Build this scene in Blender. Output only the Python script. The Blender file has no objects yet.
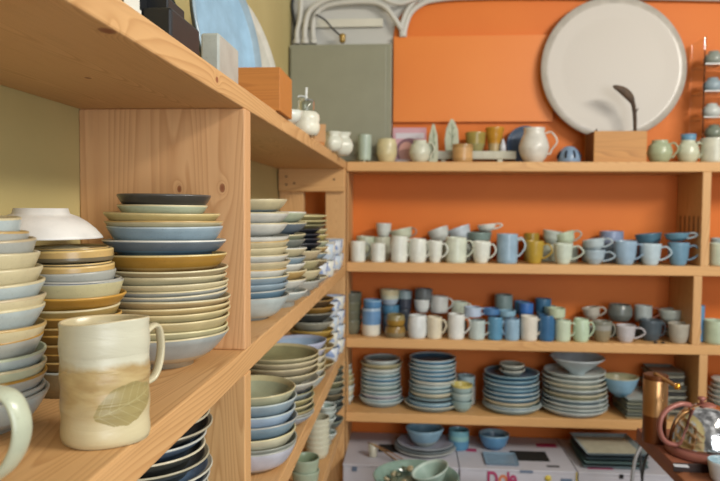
import bpy, bmesh, math, random
from mathutils import Vector, Matrix
random.seed(11)
C = bpy.context.scene.collection
PI = math.pi
# ------------------------------------------------------------------ camera model (metres, camera at CZ above the floor)
CZ = 1.35
FPX, YAW, PITCH, ROLL = 679.0, .0762, .0467, .006
Fv = Vector((-math.sin(YAW)*math.cos(PITCH), math.cos(YAW)*math.cos(PITCH), -math.sin(PITCH)))
r0 = Vector((math.cos(YAW), math.sin(YAW), 0)); d0 = Fv.cross(r0)
Rv = r0*math.cos(ROLL) - d0*math.sin(ROLL); Dv = r0*math.sin(ROLL) + d0*math.cos(ROLL)
def at(px, py, X=None, Y=None, Z=None):
    """world point seen at a pixel on a known plane (used to read positions off the photograph)"""
    v = Rv*((px-360)/FPX) + Dv*((py-240.5)/FPX) + Fv
    if X is not None: t = X/v.x
    elif Y is not None: t = Y/v.y
    else: t = (Z-CZ)/v.z
    return Vector((v.x*t, v.y*t, v.z*t+CZ))

# shelf heights and planes
ZT = CZ+.1785      # top boards
ZM = CZ-.2146      # left unit, middle board
ZL = CZ-.524       # left unit, lower board
ZL4 = CZ-.786
ZB2, ZB3, ZB4 = CZ-.2045, CZ-.4969, CZ-.7861
ZBOX = CZ-.94
XF, XW = -.25, -.505   # left unit front plane / left wall
YF, YW = 2.58, 2.82    # back unit front plane / back wall

# ------------------------------------------------------------------ materials
def lin(h):
    if isinstance(h, str):
        h = h.lstrip('#'); c = [int(h[i:i+2], 16)/255 for i in (0, 2, 4)]
    else: c = h
    return tuple(x/12.92 if x <= .04045 else ((x+.055)/1.055)**2.4 for x in c)+(1,)
def newmat(name):
    m = bpy.data.materials.new(name); m.use_nodes = True
    nt = m.node_tree; b = nt.nodes['Principled BSDF']
    return m, nt, b
def N(nt, t, **kw):
    n = nt.nodes.new(t)
    for k, v in kw.items():
        if k in n.inputs: n.inputs[k].default_value = v
        else: setattr(n, k, v)
    return n
def mixc(nt, fac, a, b, blend='MIX'):
    m = nt.nodes.new('ShaderNodeMix'); m.data_type = 'RGBA'; m.blend_type = blend
    for sock, v in ((m.inputs[0], fac), (m.inputs[6], a), (m.inputs[7], b)):
        if hasattr(v, 'is_linked'): nt.links.new(v, sock)
        else: sock.default_value = v
    return m.outputs[2]
def ramp(nt, src, stops):
    r = nt.nodes.new('ShaderNodeValToRGB'); nt.links.new(src, r.inputs[0])
    e = r.color_ramp.elements
    while len(e) < len(stops): e.new(.5)
    for el, (p, c) in zip(e, stops): el.position = p; el.color = c if len(c) == 4 else tuple(c)+(1,)
    return r.outputs[0]
_g = {}
def glaze(h, rough=.28, speck=.35):
    """handmade stoneware glaze: base colour with soft cloudy drift and fine speckles"""
    k = (h, rough, speck)
    if k in _g: return _g[k]
    m, nt, b = newmat('glaze_'+h.strip('#'))
    tc = N(nt, 'ShaderNodeTexCoord')
    c = lin(h); dk = tuple(x*.55 for x in c[:3])+(1,); lt = tuple(min(1, x*1.08) for x in c[:3])+(1,)
    n1 = N(nt, 'ShaderNodeTexNoise', Scale=28.0, Detail=3.0); nt.links.new(tc.outputs['Object'], n1.inputs['Vector'])
    n2 = N(nt, 'ShaderNodeTexNoise', Scale=420.0, Detail=2.0); nt.links.new(tc.outputs['Object'], n2.inputs['Vector'])
    base = mixc(nt, ramp(nt, n1.outputs['Fac'], [(.38, (0, 0, 0)), (.68, (1, 1, 1))]), tuple(x*.90 for x in c[:3])+(1,), lt)
    sp = ramp(nt, n2.outputs['Fac'], [(.62, (0, 0, 0)), (.70, (speck,)*3)])
    nt.links.new(mixc(nt, sp, base, dk), b.inputs['Base Color'])
    b.inputs['Roughness'].default_value = rough
    bp = N(nt, 'ShaderNodeBump', Strength=.12, Distance=.001); nt.links.new(n1.outputs['Fac'], bp.inputs['Height'])
    nt.links.new(bp.outputs[0], b.inputs['Normal'])
    _g[k] = m; return m
def plain(name, h, rough=.5, metal=0., **kw):
    k = ('p', name)
    if k in _g: return _g[k]
    m, nt, b = newmat(name)
    tc = N(nt, 'ShaderNodeTexCoord'); c = lin(h)
    n1 = N(nt, 'ShaderNodeTexNoise', Scale=14.0, Detail=4.0); nt.links.new(tc.outputs['Object'], n1.inputs['Vector'])
    nt.links.new(mixc(nt, n1.outputs['Fac'], tuple(x*.9 for x in c[:3])+(1,), tuple(min(1, x*1.08) for x in c[:3])+(1,)), b.inputs['Base Color'])
    b.inputs['Roughness'].default_value = rough; b.inputs['Metallic'].default_value = metal
    for kk, v in kw.items(): b.inputs[kk].default_value = v
    _g[k] = m; return m
def pine(name, axis, light='#d3a771', dark='#ac7842', knots=(), off=0., per=85.):
    """sawn pine: fine wavering grain lines running along the axis; knots = [(x, y, z, radius)] in the board's own space"""
    m, nt, b = newmat(name)
    tc = N(nt, 'ShaderNodeTexCoord'); mp = N(nt, 'ShaderNodeMapping')
    s = [1., 1., 1.]; s['xyz'.index(axis)] = .06
    mp.inputs['Scale'].default_value = s; mp.inputs['Location'].default_value = (off, off*.7, off*1.3)
    nt.links.new(tc.outputs['Object'], mp.inputs['Vector'])
    n1 = N(nt, 'ShaderNodeTexNoise', Scale=7., Detail=1.5); nt.links.new(mp.outputs[0], n1.inputs['Vector'])
    def mt(op, a, b_=None, c_=None):
        n = N(nt, 'ShaderNodeMath', operation=op)
        for i, v in enumerate((a, b_, c_)):
            if v is None: continue
            if hasattr(v, 'is_linked'): nt.links.new(v, n.inputs[i])
            else: n.inputs[i].default_value = v
        return n.outputs[0]
    h = mt('MULTIPLY', n1.outputs['Fac'], per)
    col = None; kf = None
    for (kx, ky, kz, kr_) in knots:
        vm = N(nt, 'ShaderNodeVectorMath', operation='SUBTRACT'); nt.links.new(tc.outputs['Object'], vm.inputs[0]); vm.inputs[1].default_value = (kx, ky, kz)
        sc = [1., 1., 1.]; sc['xyz'.index(axis)] = .62
        vs = N(nt, 'ShaderNodeVectorMath', operation='MULTIPLY'); nt.links.new(vm.outputs[0], vs.inputs[0]); vs.inputs[1].default_value = sc
        ln = N(nt, 'ShaderNodeVectorMath', operation='LENGTH'); nt.links.new(vs.outputs[0], ln.inputs[0])
        d = mt('DIVIDE', ln.outputs['Value'], kr_)
        h = mt('ADD', h, mt('DIVIDE', 5., mt('ADD', mt('MULTIPLY', d, d), 1.)))      # grain bends round the knot
        f = mt('LESS_THAN', d, 1.); f = mt('MULTIPLY', f, mt('SUBTRACT', 1.15, mt('MULTIPLY', d, .4)))
        kf = f if kf is None else mt('MAXIMUM', kf, f)
    fr = mt('FRACT', h)
    rings = ramp(nt, fr, [(.0, (.0,)*3), (.55, (.35,)*3), (.86, (1,)*3), (1., (.0,)*3)])
    n3 = N(nt, 'ShaderNodeTexNoise', Scale=150., Detail=2.0); nt.links.new(mp.outputs[0], n3.inputs['Vector'])
    n4 = N(nt, 'ShaderNodeTexNoise', Scale=2.5, Detail=2.0); nt.links.new(tc.outputs['Object'], n4.inputs['Vector'])
    fac = mt('MULTIPLY', rings, mt('MULTIPLY_ADD', n4.outputs['Fac'], .9, .12))
    col = mixc(nt, fac, lin(light), lin(dark))
    col = mixc(nt, ramp(nt, n3.outputs['Fac'], [(.5, (0,)*3), (.8, (.22,)*3)]), col, tuple(x*.75 for x in lin(dark)[:3])+(1,))
    if kf is not None: col = mixc(nt, kf, col, lin('#8a5230'))
    nt.links.new(col, b.inputs['Base Color']); b.inputs['Roughness'].default_value = .55
    bp = N(nt, 'ShaderNodeBump', Strength=.1, Distance=.0006); nt.links.new(n3.outputs['Fac'], bp.inputs['Height'])
    nt.links.new(bp.outputs[0], b.inputs['Normal'])
    return m
def wallmat(name, h, h2, sc=3., rough=.7):
    m, nt, b = newmat(name); tc = N(nt, 'ShaderNodeTexCoord')
    n1 = N(nt, 'ShaderNodeTexNoise', Scale=sc, Detail=5.0); nt.links.new(tc.outputs['Object'], n1.inputs['Vector'])
    nt.links.new(mixc(nt, ramp(nt, n1.outputs['Fac'], [(.35, (0,)*3), (.65, (1,)*3)]), lin(h), lin(h2)), b.inputs['Base Color'])
    n2 = N(nt, 'ShaderNodeTexNoise', Scale=90., Detail=3.0); nt.links.new(tc.outputs['Object'], n2.inputs['Vector'])
    bp = N(nt, 'ShaderNodeBump', Strength=.15, Distance=.002); nt.links.new(n2.outputs['Fac'], bp.inputs['Height'])
    nt.links.new(bp.outputs[0], b.inputs['Normal']); b.inputs['Roughness'].default_value = rough
    return m
def clear(name, h='#ffffff', rough=.03, ior=1.47):
    m, nt, b = newmat(name); b.inputs['Base Color'].default_value = lin(h)
    b.inputs['Transmission Weight'].default_value = 1; b.inputs['Roughness'].default_value = rough; b.inputs['IOR'].default_value = ior
    return m

# ------------------------------------------------------------------ mesh helpers
def tag(o, label=None, cat=None, group=None, kind=None):
    if label: o['label'] = label
    if cat: o['category'] = cat
    if group: o['group'] = group
    if kind: o['kind'] = kind
    return o
def link(name, me, mats, parent=None, loc=None, rot=None, smooth=True):
    o = bpy.data.objects.new(name, me); C.objects.link(o)
    for m in (mats if isinstance(mats, (list, tuple)) else [mats]): me.materials.append(m)
    if smooth:
        for p in me.polygons: p.use_smooth = True
    if parent: o.parent = parent
    if loc is not None: o.location = loc
    if rot is not None: o.rotation_euler = rot
    return o
def empty(name, loc, label, cat, group=None, rot=None):
    o = bpy.data.objects.new(name, None); C.objects.link(o); o.location = loc; o.empty_display_size = .02
    if rot is not None: o.rotation_euler = rot
    return tag(o, label, cat, group)
def sharp(me, ang=.6):
    me.set_sharp_from_angle(angle=ang)
def lathe(name, prof, mats, parent=None, loc=None, rot=None, seg=40, wob=0., oval=0., square=0., phase=None, shp=None):
    """prof: [(r, z, slot)] swept round z; wob lifts the outline unevenly as a hand-thrown pot's does"""
    ph = random.uniform(0, 6.28) if phase is None else phase
    zmax = max(p[1] for p in prof) or 1
    vs, fs, mi = [], [], []; rings = []
    for (r, z, s) in prof:
        if r < 1e-6: vs.append((0, 0, z)); rings.append([len(vs)-1]); continue
        ring = []
        for i in range(seg):
            a = 2*PI*i/seg
            k = 1+oval*math.cos(2*a+ph)+square*math.cos(4*a+ph)+(oval*.5)*math.cos(3*a+1)
            w = wob*math.cos(a+ph)*max(0, z/zmax)+.35*wob*math.cos(2*a+2*ph)*max(0, z/zmax)
            vs.append((r*k*math.cos(a), r*k*math.sin(a), z+w)); ring.append(len(vs)-1)
        rings.append(ring)
    for j in range(len(rings)-1):
        A, B = rings[j], rings[j+1]; s = prof[j][2]
        for i in range(seg):
            i2 = (i+1) % seg
            if len(A) == 1 and len(B) == 1: break
            if len(A) == 1: f = (A[0], B[i2], B[i])
            elif len(B) == 1: f = (A[i], A[i2], B[0])
            else: f = (A[i], A[i2], B[i2], B[i])
            fs.append(f); mi.append(s)
    me = bpy.data.meshes.new(name); me.from_pydata(vs, [], fs); me.update()
    bm = bmesh.new(); bm.from_mesh(me); bmesh.ops.recalc_face_normals(bm, faces=bm.faces); bm.to_mesh(me); bm.free()
    for p, s in zip(me.polygons, mi): p.material_index = s
    o = link(name, me, mats, parent, loc, rot)
    if shp: sharp(me, shp)
    return o
def boxm(bm, cx, cy, cz, sx, sy, sz, rz=0., mi=0, M=None):
    r = bmesh.ops.create_cube(bm, size=1.)
    mat = Matrix.Translation((cx, cy, cz)) @ Matrix.Rotation(rz, 4, 'Z') @ Matrix.Diagonal((sx, sy, sz, 1))
    if M: mat = M @ mat
    bmesh.ops.transform(bm, matrix=mat, verts=r['verts'])
    for f in {f for v in r['verts'] for f in v.link_faces}: f.material_index = mi
    return r['verts']
def box(name, x0, x1, y0, y1, z0, z1, mat, parent=None, bev=.002, loc=(0, 0, 0), rot=None):
    bm = bmesh.new(); cx, cy, cz = (x0+x1)/2, (y0+y1)/2, (z0+z1)/2
    boxm(bm, 0, 0, 0, abs(x1-x0), abs(y1-y0), abs(z1-z0))
    if bev: bmesh.ops.bevel(bm, geom=bm.edges[:], offset=min(bev, .3*min(abs(x1-x0), abs(y1-y0), abs(z1-z0))), segments=2, affect='EDGES', profile=.5)
    me = bpy.data.meshes.new(name); bm.to_mesh(me); bm.free()
    o = link(name, me, mat, parent, (cx+loc[0], cy+loc[1], cz+loc[2]), rot, smooth=False)
    return o
def tube(name, pts, rad, mat, parent=None, flat=1., seg=10, sub=6, loc=None, rot=None, up=None, closed_end=True, taper=None):
    """tube through pts (Catmull-Rom); flat widens the section across 'up'"""
    P = [Vector(p) for p in pts]; Q = []
    for i in range(len(P)-1):
        a = P[max(i-1, 0)]; b = P[i]; c = P[i+1]; d = P[min(i+2, len(P)-1)]
        for k in range(sub):
            t = k/sub
            Q.append(.5*((2*b)+(c-a)*t+(2*a-5*b+4*c-d)*t*t+(3*b-a-3*c+d)*t**3))
    Q.append(P[-1]); vs, fs = [], []
    upv = Vector(up) if up else Vector((0, 1, 0)); n = len(Q)
    for i, q in enumerate(Q):
        T = (Q[min(i+1, n-1)]-Q[max(i-1, 0)]).normalized()
        U = upv - T*upv.dot(T)
        if U.length < 1e-4: U = Vector((1, 0, 0)) - T*T.x
        U.normalize(); V = T.cross(U)
        rr = rad*(taper(i/(n-1)) if taper else 1)
        for k in range(seg):
            a = 2*PI*k/seg
            vs.append(q+U*(math.cos(a)*rr*flat)+V*(math.sin(a)*rr))
    for i in range(n-1):
        for k in range(seg):
            k2 = (k+1) % seg
            fs.append((i*seg+k, i*seg+k2, (i+1)*seg+k2, (i+1)*seg+k))
    if closed_end:
        fs.append(tuple(range(seg))[::-1]); fs.append(tuple((n-1)*seg+k for k in range(seg)))
    me = bpy.data.meshes.new(name); me.from_pydata([tuple(v) for v in vs], [], fs); me.update()
    return link(name, me, mat, parent, loc, rot)
def prism(name, poly, y0, y1, mat, parent=None, loc=None, rot=None, bev=0., smooth=False):
    """outline in x,z extruded from y0 to y1"""
    bm = bmesh.new(); a = [bm.verts.new((x, y0, z)) for x, z in poly]; b = [bm.verts.new((x, y1, z)) for x, z in poly]
    bm.faces.new(a); bm.faces.new(b[::-1]); n = len(poly)
    for i in range(n): bm.faces.new((a[(i+1) % n], a[i], b[i], b[(i+1) % n]))
    bmesh.ops.recalc_face_normals(bm, faces=bm.faces)
    if bev: bmesh.ops.bevel(bm, geom=[e for e in bm.edges], offset=bev, segments=2, affect='EDGES')
    me = bpy.data.meshes.new(name); bm.to_mesh(me); bm.free()
    return link(name, me, mat, parent, loc, rot, smooth=smooth)

# ------------------------------------------------------------------ room
white_wall = wallmat('white_plaster', '#c9c8c2', '#bfbfba')
orange = wallmat('orange_paint', '#da7622', '#d46e1c', 2.2, .62)
cream = wallmat('cream_paint', '#c2b37c', '#b9a972')
o = box('floor', -.9, 2.6, -1.2, 3.2, -.1, 0, wallmat('floor_tile', '#a0948a', '#8c8278', 5.)); tag(o, kind='structure')
o = box('wall_left', XW-.12, XW, -.8, YW+.1, 0, 2.65, cream, bev=0); tag(o, kind='structure')
o = box('wall_back', XW, 2.6, YW+.006, YW+.13, 0, 2.65, white_wall, bev=0); tag(o, kind='structure')
# orange paint skin of the back wall with its rounded upper corner
pl = [(XW, 0), (XW, CZ+.235), (-.083, CZ+.235), (-.083, CZ+.70)]
for i in range(9):
    a = PI-PI/2*i/8; pl.append((.06+.143*math.cos(a), CZ+.70+.15*math.sin(a)))
pl += [(2.6, CZ+.862), (2.6, 0)]
o = prism('wall_back_orange', pl, YW, YW+.006, orange); tag(o, kind='structure')
o = prism('wall_panel', [(-.081, CZ+.355), (.56, CZ+.355), (.56, CZ+.70), (-.081, CZ+.70)], YW-.022, YW, wallmat('orange_board', '#e0812e', '#dc7a28', 2.5, .5), bev=.001)
tag(o, kind='structure')

# ------------------------------------------------------------------ left shelving unit
PY = [pine('pine_y_%d' % i, 'y', off=i*1.7) for i in range(3)]
PYK = pine('pine_y_knot', 'y', off=.55, knots=[(k_.x-(XW+XF)/2, k_.y-.4998, -.015, r_) for k_, r_ in ((at(107, 31, Z=ZT-.03), .0065), (at(88, 78, Z=ZT-.03), .0035))]+[(.1275, at(217, 76, X=XF).y-.4998, .0, .004)])
PX = [pine('pine_x_%d' % i, 'x', off=i*2.3, light='#d6a86e', dark='#b47f4a') for i in range(2)]
PZ = [pine('pine_z_%d' % i, 'z', off=i*1.3+.2) for i in range(3)]
PZK = pine('pine_z_knot', 'z', '#d4a676', '#b47e4c', [(at(179, 189, Y=1.0).x-(XW+XF)/2, -.018, at(179, 189, Y=1.0).z-(ZM+ZT-.03)/2, .0034), (at(222, 188, Y=1.0).x-(XW+XF)/2, -.018, at(222, 188, Y=1.0).z-(ZM+ZT-.03)/2, .0042)], off=.9, per=45.)
unit = empty('wooden_shelving_unit', (-.375, 1.0, 0), 'pine shelving unit along the cream wall on the left, loaded with plates and bowls', 'shelving unit')
def part(name, x0, x1, y0, y1, z0, z1, mat, root, bev=.0025):
    o = box(name, x0, x1, y0, y1, z0, z1, mat, root, bev); o.location -= root.location; return o
JY = 1.30
part('shelf_board', XW, XF, -.3, JY-.0005, ZT-.03, ZT, PYK, unit)
part('shelf_board', XW, XF, JY+.0005, YF-.002, ZT-.03, ZT, PY[1], unit)
part('shelf_board', XW, XF, -.3, YF-.04, ZM-.038, ZM, PY[0], unit)
part('shelf_board', XW, XF, -.3, YF-.04, ZL-.042, ZL, PY[2], unit)
part('shelf_board', XW, XF, 1.0, YF-.04, ZL4-.04, ZL4, PY[1], unit)
part('shelf_board', XW, XF, -.3, YF-.04, .12, .16, PY[0], unit)
DY0, DY1 = 1.0, 1.037
for a, b in ((ZM, ZT-.03), (ZL, ZM-.038), (.16, ZL-.042)):
    part('divider_panel', XW, XF+.001, DY0, DY1, a, b, PZK if a == ZM else PZ[1], unit)
for (a, b) in ((XW+.005, -.408), (-.325, XF)):       # far end frame: two uprights and a rail
    part('end_post', a, b, YF-.04, YF-.002, 0, ZT-.03, PZ[2] if a > -.4 else PZ[1], unit)
RAIL = part('end_rail', XW+.005, XF, YF-.062, YF-.04, ZT-.115, ZT-.03, PX[0], unit)
for (sx, sz) in ((-.47, ZT-.06), (-.47, ZT-.09), (-.29, ZT-.07), (-.44, ZT-.085)):
    bm = bmesh.new(); bmesh.ops.create_cone(bm, cap_ends=True, segments=14, radius1=.004, radius2=.0035, depth=.003)
    me = bpy.data.meshes.new('screw'); bm.to_mesh(me); bm.free()
    o = link('screw', me, plain('screw_metal', '#6b5a45', .4, .8), RAIL, (sx+.375-RAIL.location.x, YF-.063-1.0-RAIL.location.y, sz-RAIL.location.z), (PI/2, 0, 0))

# ------------------------------------------------------------------ back shelving unit
XR = 1.92
bunit = empty('wooden_shelving_unit', (.8, 2.7, 0), 'pine shelving unit across the orange wall at the back, holding cups, mugs and plates', 'shelving unit')
for z in (ZT, ZB2, ZB3, ZB4):
    part('shelf_board', XF+.001, XR, YF, YW-.002, z-.036, z, PX[0] if z in (ZT, ZB3) else PX[1], bunit)
part('shelf_board', XF+.001, XR, YF-.12, YW-.002, ZBOX-.26-.036, ZBOX-.26, PX[1], bunit)
BX = at(350, 250, Y=YF).x
zs = [(ZT-.036, ZB2), (ZB2-.036, ZB3), (ZB3-.036, ZB4), (ZB4-.036, ZBOX-.26)]
for i, (a, b) in enumerate(zs):
    part('end_panel', XF+.001, XF+.005, YF+.01, YW-.002, b, a, PZ[1], bunit)
    x0 = [1.060, 1.038, 1.066, 1.066][i]
    part('divider_panel', x0, x0+.031, YF+.001, YW-.002, b, a, PZ[2], bunit)
    part('end_panel', XR-.03, XR, YF, YW-.002, b, a, PZ[2], bunit)
for k in range(5):  # row of short dark cut marks on the upper divider
    part('cut_mark', 1.0590, 1.0602, 2.605+k*.042, 2.613+k*.042, CZ-.09, CZ-.02, plain('dark_cut', '#5a3b22', .8), bunit, 0)
part('foot_block', XF+.001, XF+.04, YF, YW-.002, 0, ZBOX-.296, PZ[1], bunit); part('foot_block', XR-.04, XR, YF, YW-.002, 0, ZBOX-.296, PZ[1], bunit)

# ------------------------------------------------------------------ pots
class Dish:
    def __init__(s, R, H, rf=None, k=1.6, t=.0045, fh=.003):
        s.R, s.H, s.k, s.t, s.fh = R, H, k, t, fh; s.rf = rf if rf else R*.5
    def curve(s, r):   # outer underside height above the body bottom
        if r <= s.rf: return 0.
        return s.H*((r-s.rf)/(s.R-s.rf))**s.k
    def outpts(s, n=8): return [(s.rf+(s.R-s.rf)*(i/n), s.fh+s.curve(s.rf+(s.R-s.rf)*(i/n))) for i in range(n+1)]
    def inpts(s, n=8):
        o = s.outpts(n); res = []
        for i, (r, z) in enumerate(o):
            a = o[max(i-1, 0)]; b = o[min(i+1, n)]
            dr, dz = b[0]-a[0], b[1]-a[1]; l = math.hypot(dr, dz)
            res.append((r-dz/l*s.t, z+dr/l*s.t))
        res[-1] = (res[-1][0], o[-1][1]+.0002)
        return res
    def top(s, r):     # inner surface height for base at 0
        p = s.inpts()
        if r <= p[0][0]: return s.fh+s.t
        for a, b in zip(p, p[1:]):
            if a[0] <= r <= b[0]: return a[1]+(b[1]-a[1])*(r-a[0])/max(1e-6, b[0]-a[0])
        return s.fh+s.H+.001 if r <= s.R else -1
    def make(s, name, cols, loc, wob=.0012, rot=None, seg=44, split=.5):
        """cols: (outside, rim, inside[, lower outside])"""
        mats = [glaze(c) for c in (cols if len(cols) == 4 else (cols+(cols[0],)))]
        O = s.outpts(); I = s.inpts(); n = len(O)-1
        prof = [(0, s.fh, 3), (s.rf-.006, s.fh, 3), (s.rf-.005, 0, 3), (s.rf-.0005, 0, 3)]
        cut = int(n*split)
        for i, (r, z) in enumerate(O[:-1]): prof.append((r, z, 3 if i < cut else 0))
        R, z = O[-1]; prof.append((R, z-.0006, 1)); prof.append((R-.0002, z+s.t*.3, 1)); prof.append(((R+I[-1][0])/2, z+s.t*.5, 1))
        prof.append((I[-1][0]+.0002, z+s.t*.25, 1))
        for i, (r, z) in enumerate(I[::-1][1:]): prof.append((r, z, 2))
        prof.append((0, s.fh+s.t, 2))
        # rim slot covers the last outer strip too
        return lathe(name, prof, mats, None, loc, rot, seg, wob)
ORD = ['topmost', 'second', 'third', 'fourth', 'fifth', 'sixth', 'seventh', 'eighth', 'ninth', 'tenth', 'eleventh', 'twelfth', 'thirteenth', 'fourteenth', 'fifteenth', 'sixteenth', 'seventeenth', 'eighteenth', 'nineteenth', 'twentieth']
DEV = []
def stack(cx, cy, base, items, where, group, plate_word='bowl', jit=.0025, seg=44):
    """items listed from the TOP: dict(y=rim pixel, R, H, k, c=(colour word, out, rim, in[, low]), kind); solved upwards so that each rests in the one below"""
    low = None; lz = base; n = len(items); out = []
    for idx in range(n-1, -1, -1):
        it = items[idx]; H = it.get('H', .03)
        if 'xr' in it:      # outline tangent to the sight line
            v = at(it['xr'], it['y'], Y=1.); dd = math.hypot(cx, cy); R = dd*math.sin(math.atan2(v.x, v.y)-math.atan2(cx, cy))
            tl = math.sqrt(dd*dd-R*R); it['z'] = (v.z-CZ)*tl/math.hypot(v.x, v.y)+CZ
        else: R = it['R']
        k = it.get('k', 1.5)
        d = Dish(R, H, it.get('rf', R*.52), k, it.get('t', .0042))
        zr = it['z'] if 'z' in it else at(it['xr'], it['y'], Y=cy).z if 'xr' in it else at(it.get('x', 0) or 200, it['y'], Y=cy-R*.97).z
        if low is None: b = base; d.fh = max(.004, min(.012, zr-H-b)); 
        else:
            contact = lz+max(low.top(d.rf-.005), low.top(d.rf-.0006))
            b = contact+.0002; d.fh = max(.0015, zr-H-b)
            need = 0
            for q in range(30):
                r = d.rf+(d.R-d.rf)*q/29
                if r > low.R: break
                need = max(need, lz+low.top(r)+.0006-(b+d.fh+d.curve(r)))
            d.fh += need
            if abs(b+d.fh+H-zr) > .004: DEV.append((where, idx, round(b+d.fh+H-zr, 4)))
        c = it['c']; kind = it.get('kind', plate_word)
        o = d.make(kind, tuple(c[1:]), (cx+random.uniform(-jit, jit)+it.get('dx', 0), cy+random.uniform(-jit, jit), b), seg=seg, wob=it.get('wob', .0009), split=it.get('split', .5))
        nm = kind.replace('_', ' ')
        pos = 'at the bottom' if idx == n-1 and n > 1 else ('on top' if idx == 0 else ORD[idx]+' from the top')
        tag(o, '%s %s %s of %s' % (c[0], nm, pos, where), 'bowl' if 'bowl' in kind or 'cup' in kind else 'plate', group)
        out.append(o); low = d; lz = b
    return low, lz
# glaze colours
CR, TAN, WHT, BLU, DBL, SLT, CHAR, OCH, GRN, PBL, GRY, LAV, SAGE, BEIGE, NAVY = '#c8bd98', '#b89a62', '#d2d2c8', '#8b9faa', '#627f91', '#66727c', '#3d3a35', '#a87f35', '#9ba688', '#aebab9', '#a5a79f', '#a9aabf', '#b3bba0', '#b9a988', '#2c4366'
def c(word, o_, r_, i_, *l): return (word, o_, r_, i_)+l

# --- left unit, middle board: three big stacks in the near bay
A = []
for x, y, H, col in [
    (24, 219, .030, c('small pale blue', PBL, CR, PBL)),
    (29, 232, .030, c('beige rimmed grey', GRY, TAN, CR)),
    (33, 240, .030, c('pale grey', GRY, BEIGE, CR, PBL)),
    (40, 252, .030, c('cream speckled', CR, CR, CR, GRY)),
    (43, 266, .030, c('cream', CR, CR, GRY)),
    (46, 280, .030, c('pale blue', PBL, CR, PBL, BLU)),
    (49, 295, .030, c('sand coloured', CR, BEIGE, GRY)),
    (48, 304, .030, c('grey blue', PBL, CR, PBL)),
    (46, 322, .030, c('tan rimmed cream', CR, TAN, TAN, GRY)),
    (45, 333, .030, c('ochre edged grey', GRY, OCH, CR, CR)),
    (48, 347, .030, c('pale green grey', PBL, SAGE, CR, SAGE)),
    (47, 358, .030, c('pale grey green', SAGE, CR, SAGE, GRY)),
    (49, 369, .030, c('ochre rimmed', GRY, OCH, CR)),
    (46, 381, .030, c('slate lined pale', GRY, GRY, SLT, CR)),
    (50, 391, .030, c('pale blue grey', PBL, GRY, PBL, GRY))]:
    A.append(dict(y=y, xr=x, H=H, k=2.0, rf=.036, t=.0038, c=col))
stack(-.417, .618, ZM, A, 'the leftmost near stack', 'bowls in the leftmost stack on the middle board')
A = []
for x, y, H, col, kd in [
    (110, 244, .010, c('brown grey', '#7c6f50', TAN, CR), 'plate'),
    (114, 254, .010, c('tan edged', TAN, '#cdb070', CR, '#6a5f48'), 'plate'),
    (113, 259, .010, c('golden tan', '#c9a863', '#d1b478', CR, '#6a5f48'), 'plate'),
    (114, 264, .012, c('light tan', TAN, '#d1b478', CR, '#6a5f48'), 'plate'),
    (118, 270, .012, c('grey blue rimmed', GRY, GRY, SLT), 'plate'),
    (122, 277, .011, c('navy lined', NAVY, '#a9a9a0', NAVY), 'plate'),
    (125, 281, .026, c('cream outside', '#bdb78f', GRY, GRY, '#bdb78f'), 'shallow_bowl'),
    (128, 296, .016, c('ochre', OCH, '#c49543', OCH), 'plate'),
    (123, 304, .014, c('cream edged', '#a08a55', CR, CR), 'plate'),
    (122, 311, .012, c('ochre edged', '#8a6b35', '#c49a50', CR), 'plate'),
    (122, 319, .012, c('brown edged', '#8a6b35', TAN, CR), 'plate'),
    (122, 327, .012, c('tan lipped', '#8a6b35', '#c49a50', CR), 'plate'),
    (122, 335, .012, c('rust brown', '#8a6b35', TAN, CR), 'plate'),
    (121, 343, .012, c('dull brown', '#7a6035', '#c49a50', CR), 'plate'),
    (121, 351, .012, c('dark tan', '#7a6035', TAN, CR), 'plate'),
    (121, 361, .022, c('grey brown', '#8a7d60', GRY, GRY), 'shallow_bowl')]:
    A.append(dict(y=y, xr=x, H=H, k=1.7, rf=.048, c=col, kind=kd, t=.0032))
st2 = stack(-.400, .768, ZM, A, 'the stack behind the leaf mug', 'plates in the stack behind the leaf mug')
A = []
for y, R, H, col, kd in [(195, .060, .015, c('charcoal', CHAR, '#54504a', CHAR), 'dish'), (206, .0575, .012, c('cream grey', SAGE, CR, SAGE), 'dish'), (214.5, .0745, .014, c('yellowish', '#c2b077', '#c8b682', CR), 'plate'),
    (223, .0760, .012, c('sand and tan', CR, TAN, CR, TAN), 'plate'), (228, .0745, .022, c('powder blue', BLU, '#a9b7bd', BLU), 'dish'), (243, .0790, .016, c('pale rimmed slate', SLT, WHT, WHT, DBL), 'plate'),
    (258, .0805, .020, c('ochre banded', OCH, '#d2bd84', TAN, TAN), 'plate'), (273, .0815, .018, c('cream rimmed taupe', '#9a8b6a', '#d2c9a2', CR), 'plate'), (280.5, .0820, .016, c('cream', CR, CR, CR, GRY), 'plate'),
    (288, .0825, .016, c('blue smudged', CR, CR, BLU, BLU), 'plate'), (293.5, .0825, .016, c('grey speckled', GRY, CR, GRY, BLU), 'plate'), (299, .0825, .016, c('ash grey', GRY, '#c8bfa2', CR), 'plate'),
    (305, .0830, .016, c('beige', '#c0a87c', CR, CR, '#b29a72'), 'plate'), (312, .0830, .016, c('golden beige', '#bda877', '#cfc092', CR), 'plate'), (317, .0830, .018, c('straw coloured', '#c5b88a', '#cfc092', CR), 'plate'),
    (325, .0835, .026, c('oatmeal', '#b9ab80', '#cfc092', CR, '#a89c78'), 'shallow_bowl'), (337, .0835, .028, c('olive lined', '#a8a27e', '#cfc79a', SAGE), 'shallow_bowl'), (343, .0842, .038, c('blue grey ringed', '#9fa7a6', CR, GRY, '#b3aa93'), 'bowl')]:
    R *= 1.035; A.append(dict(y=y, x=168, R=R, H=H, k=1.9, rf=R*(.80 if y in (195, 206) else .76 if y < 270 else .70 if kd != 'bowl' else .45), c=col, kind=kd, t=.0032, wob=.0003 if y < 207 else .001))
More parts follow.
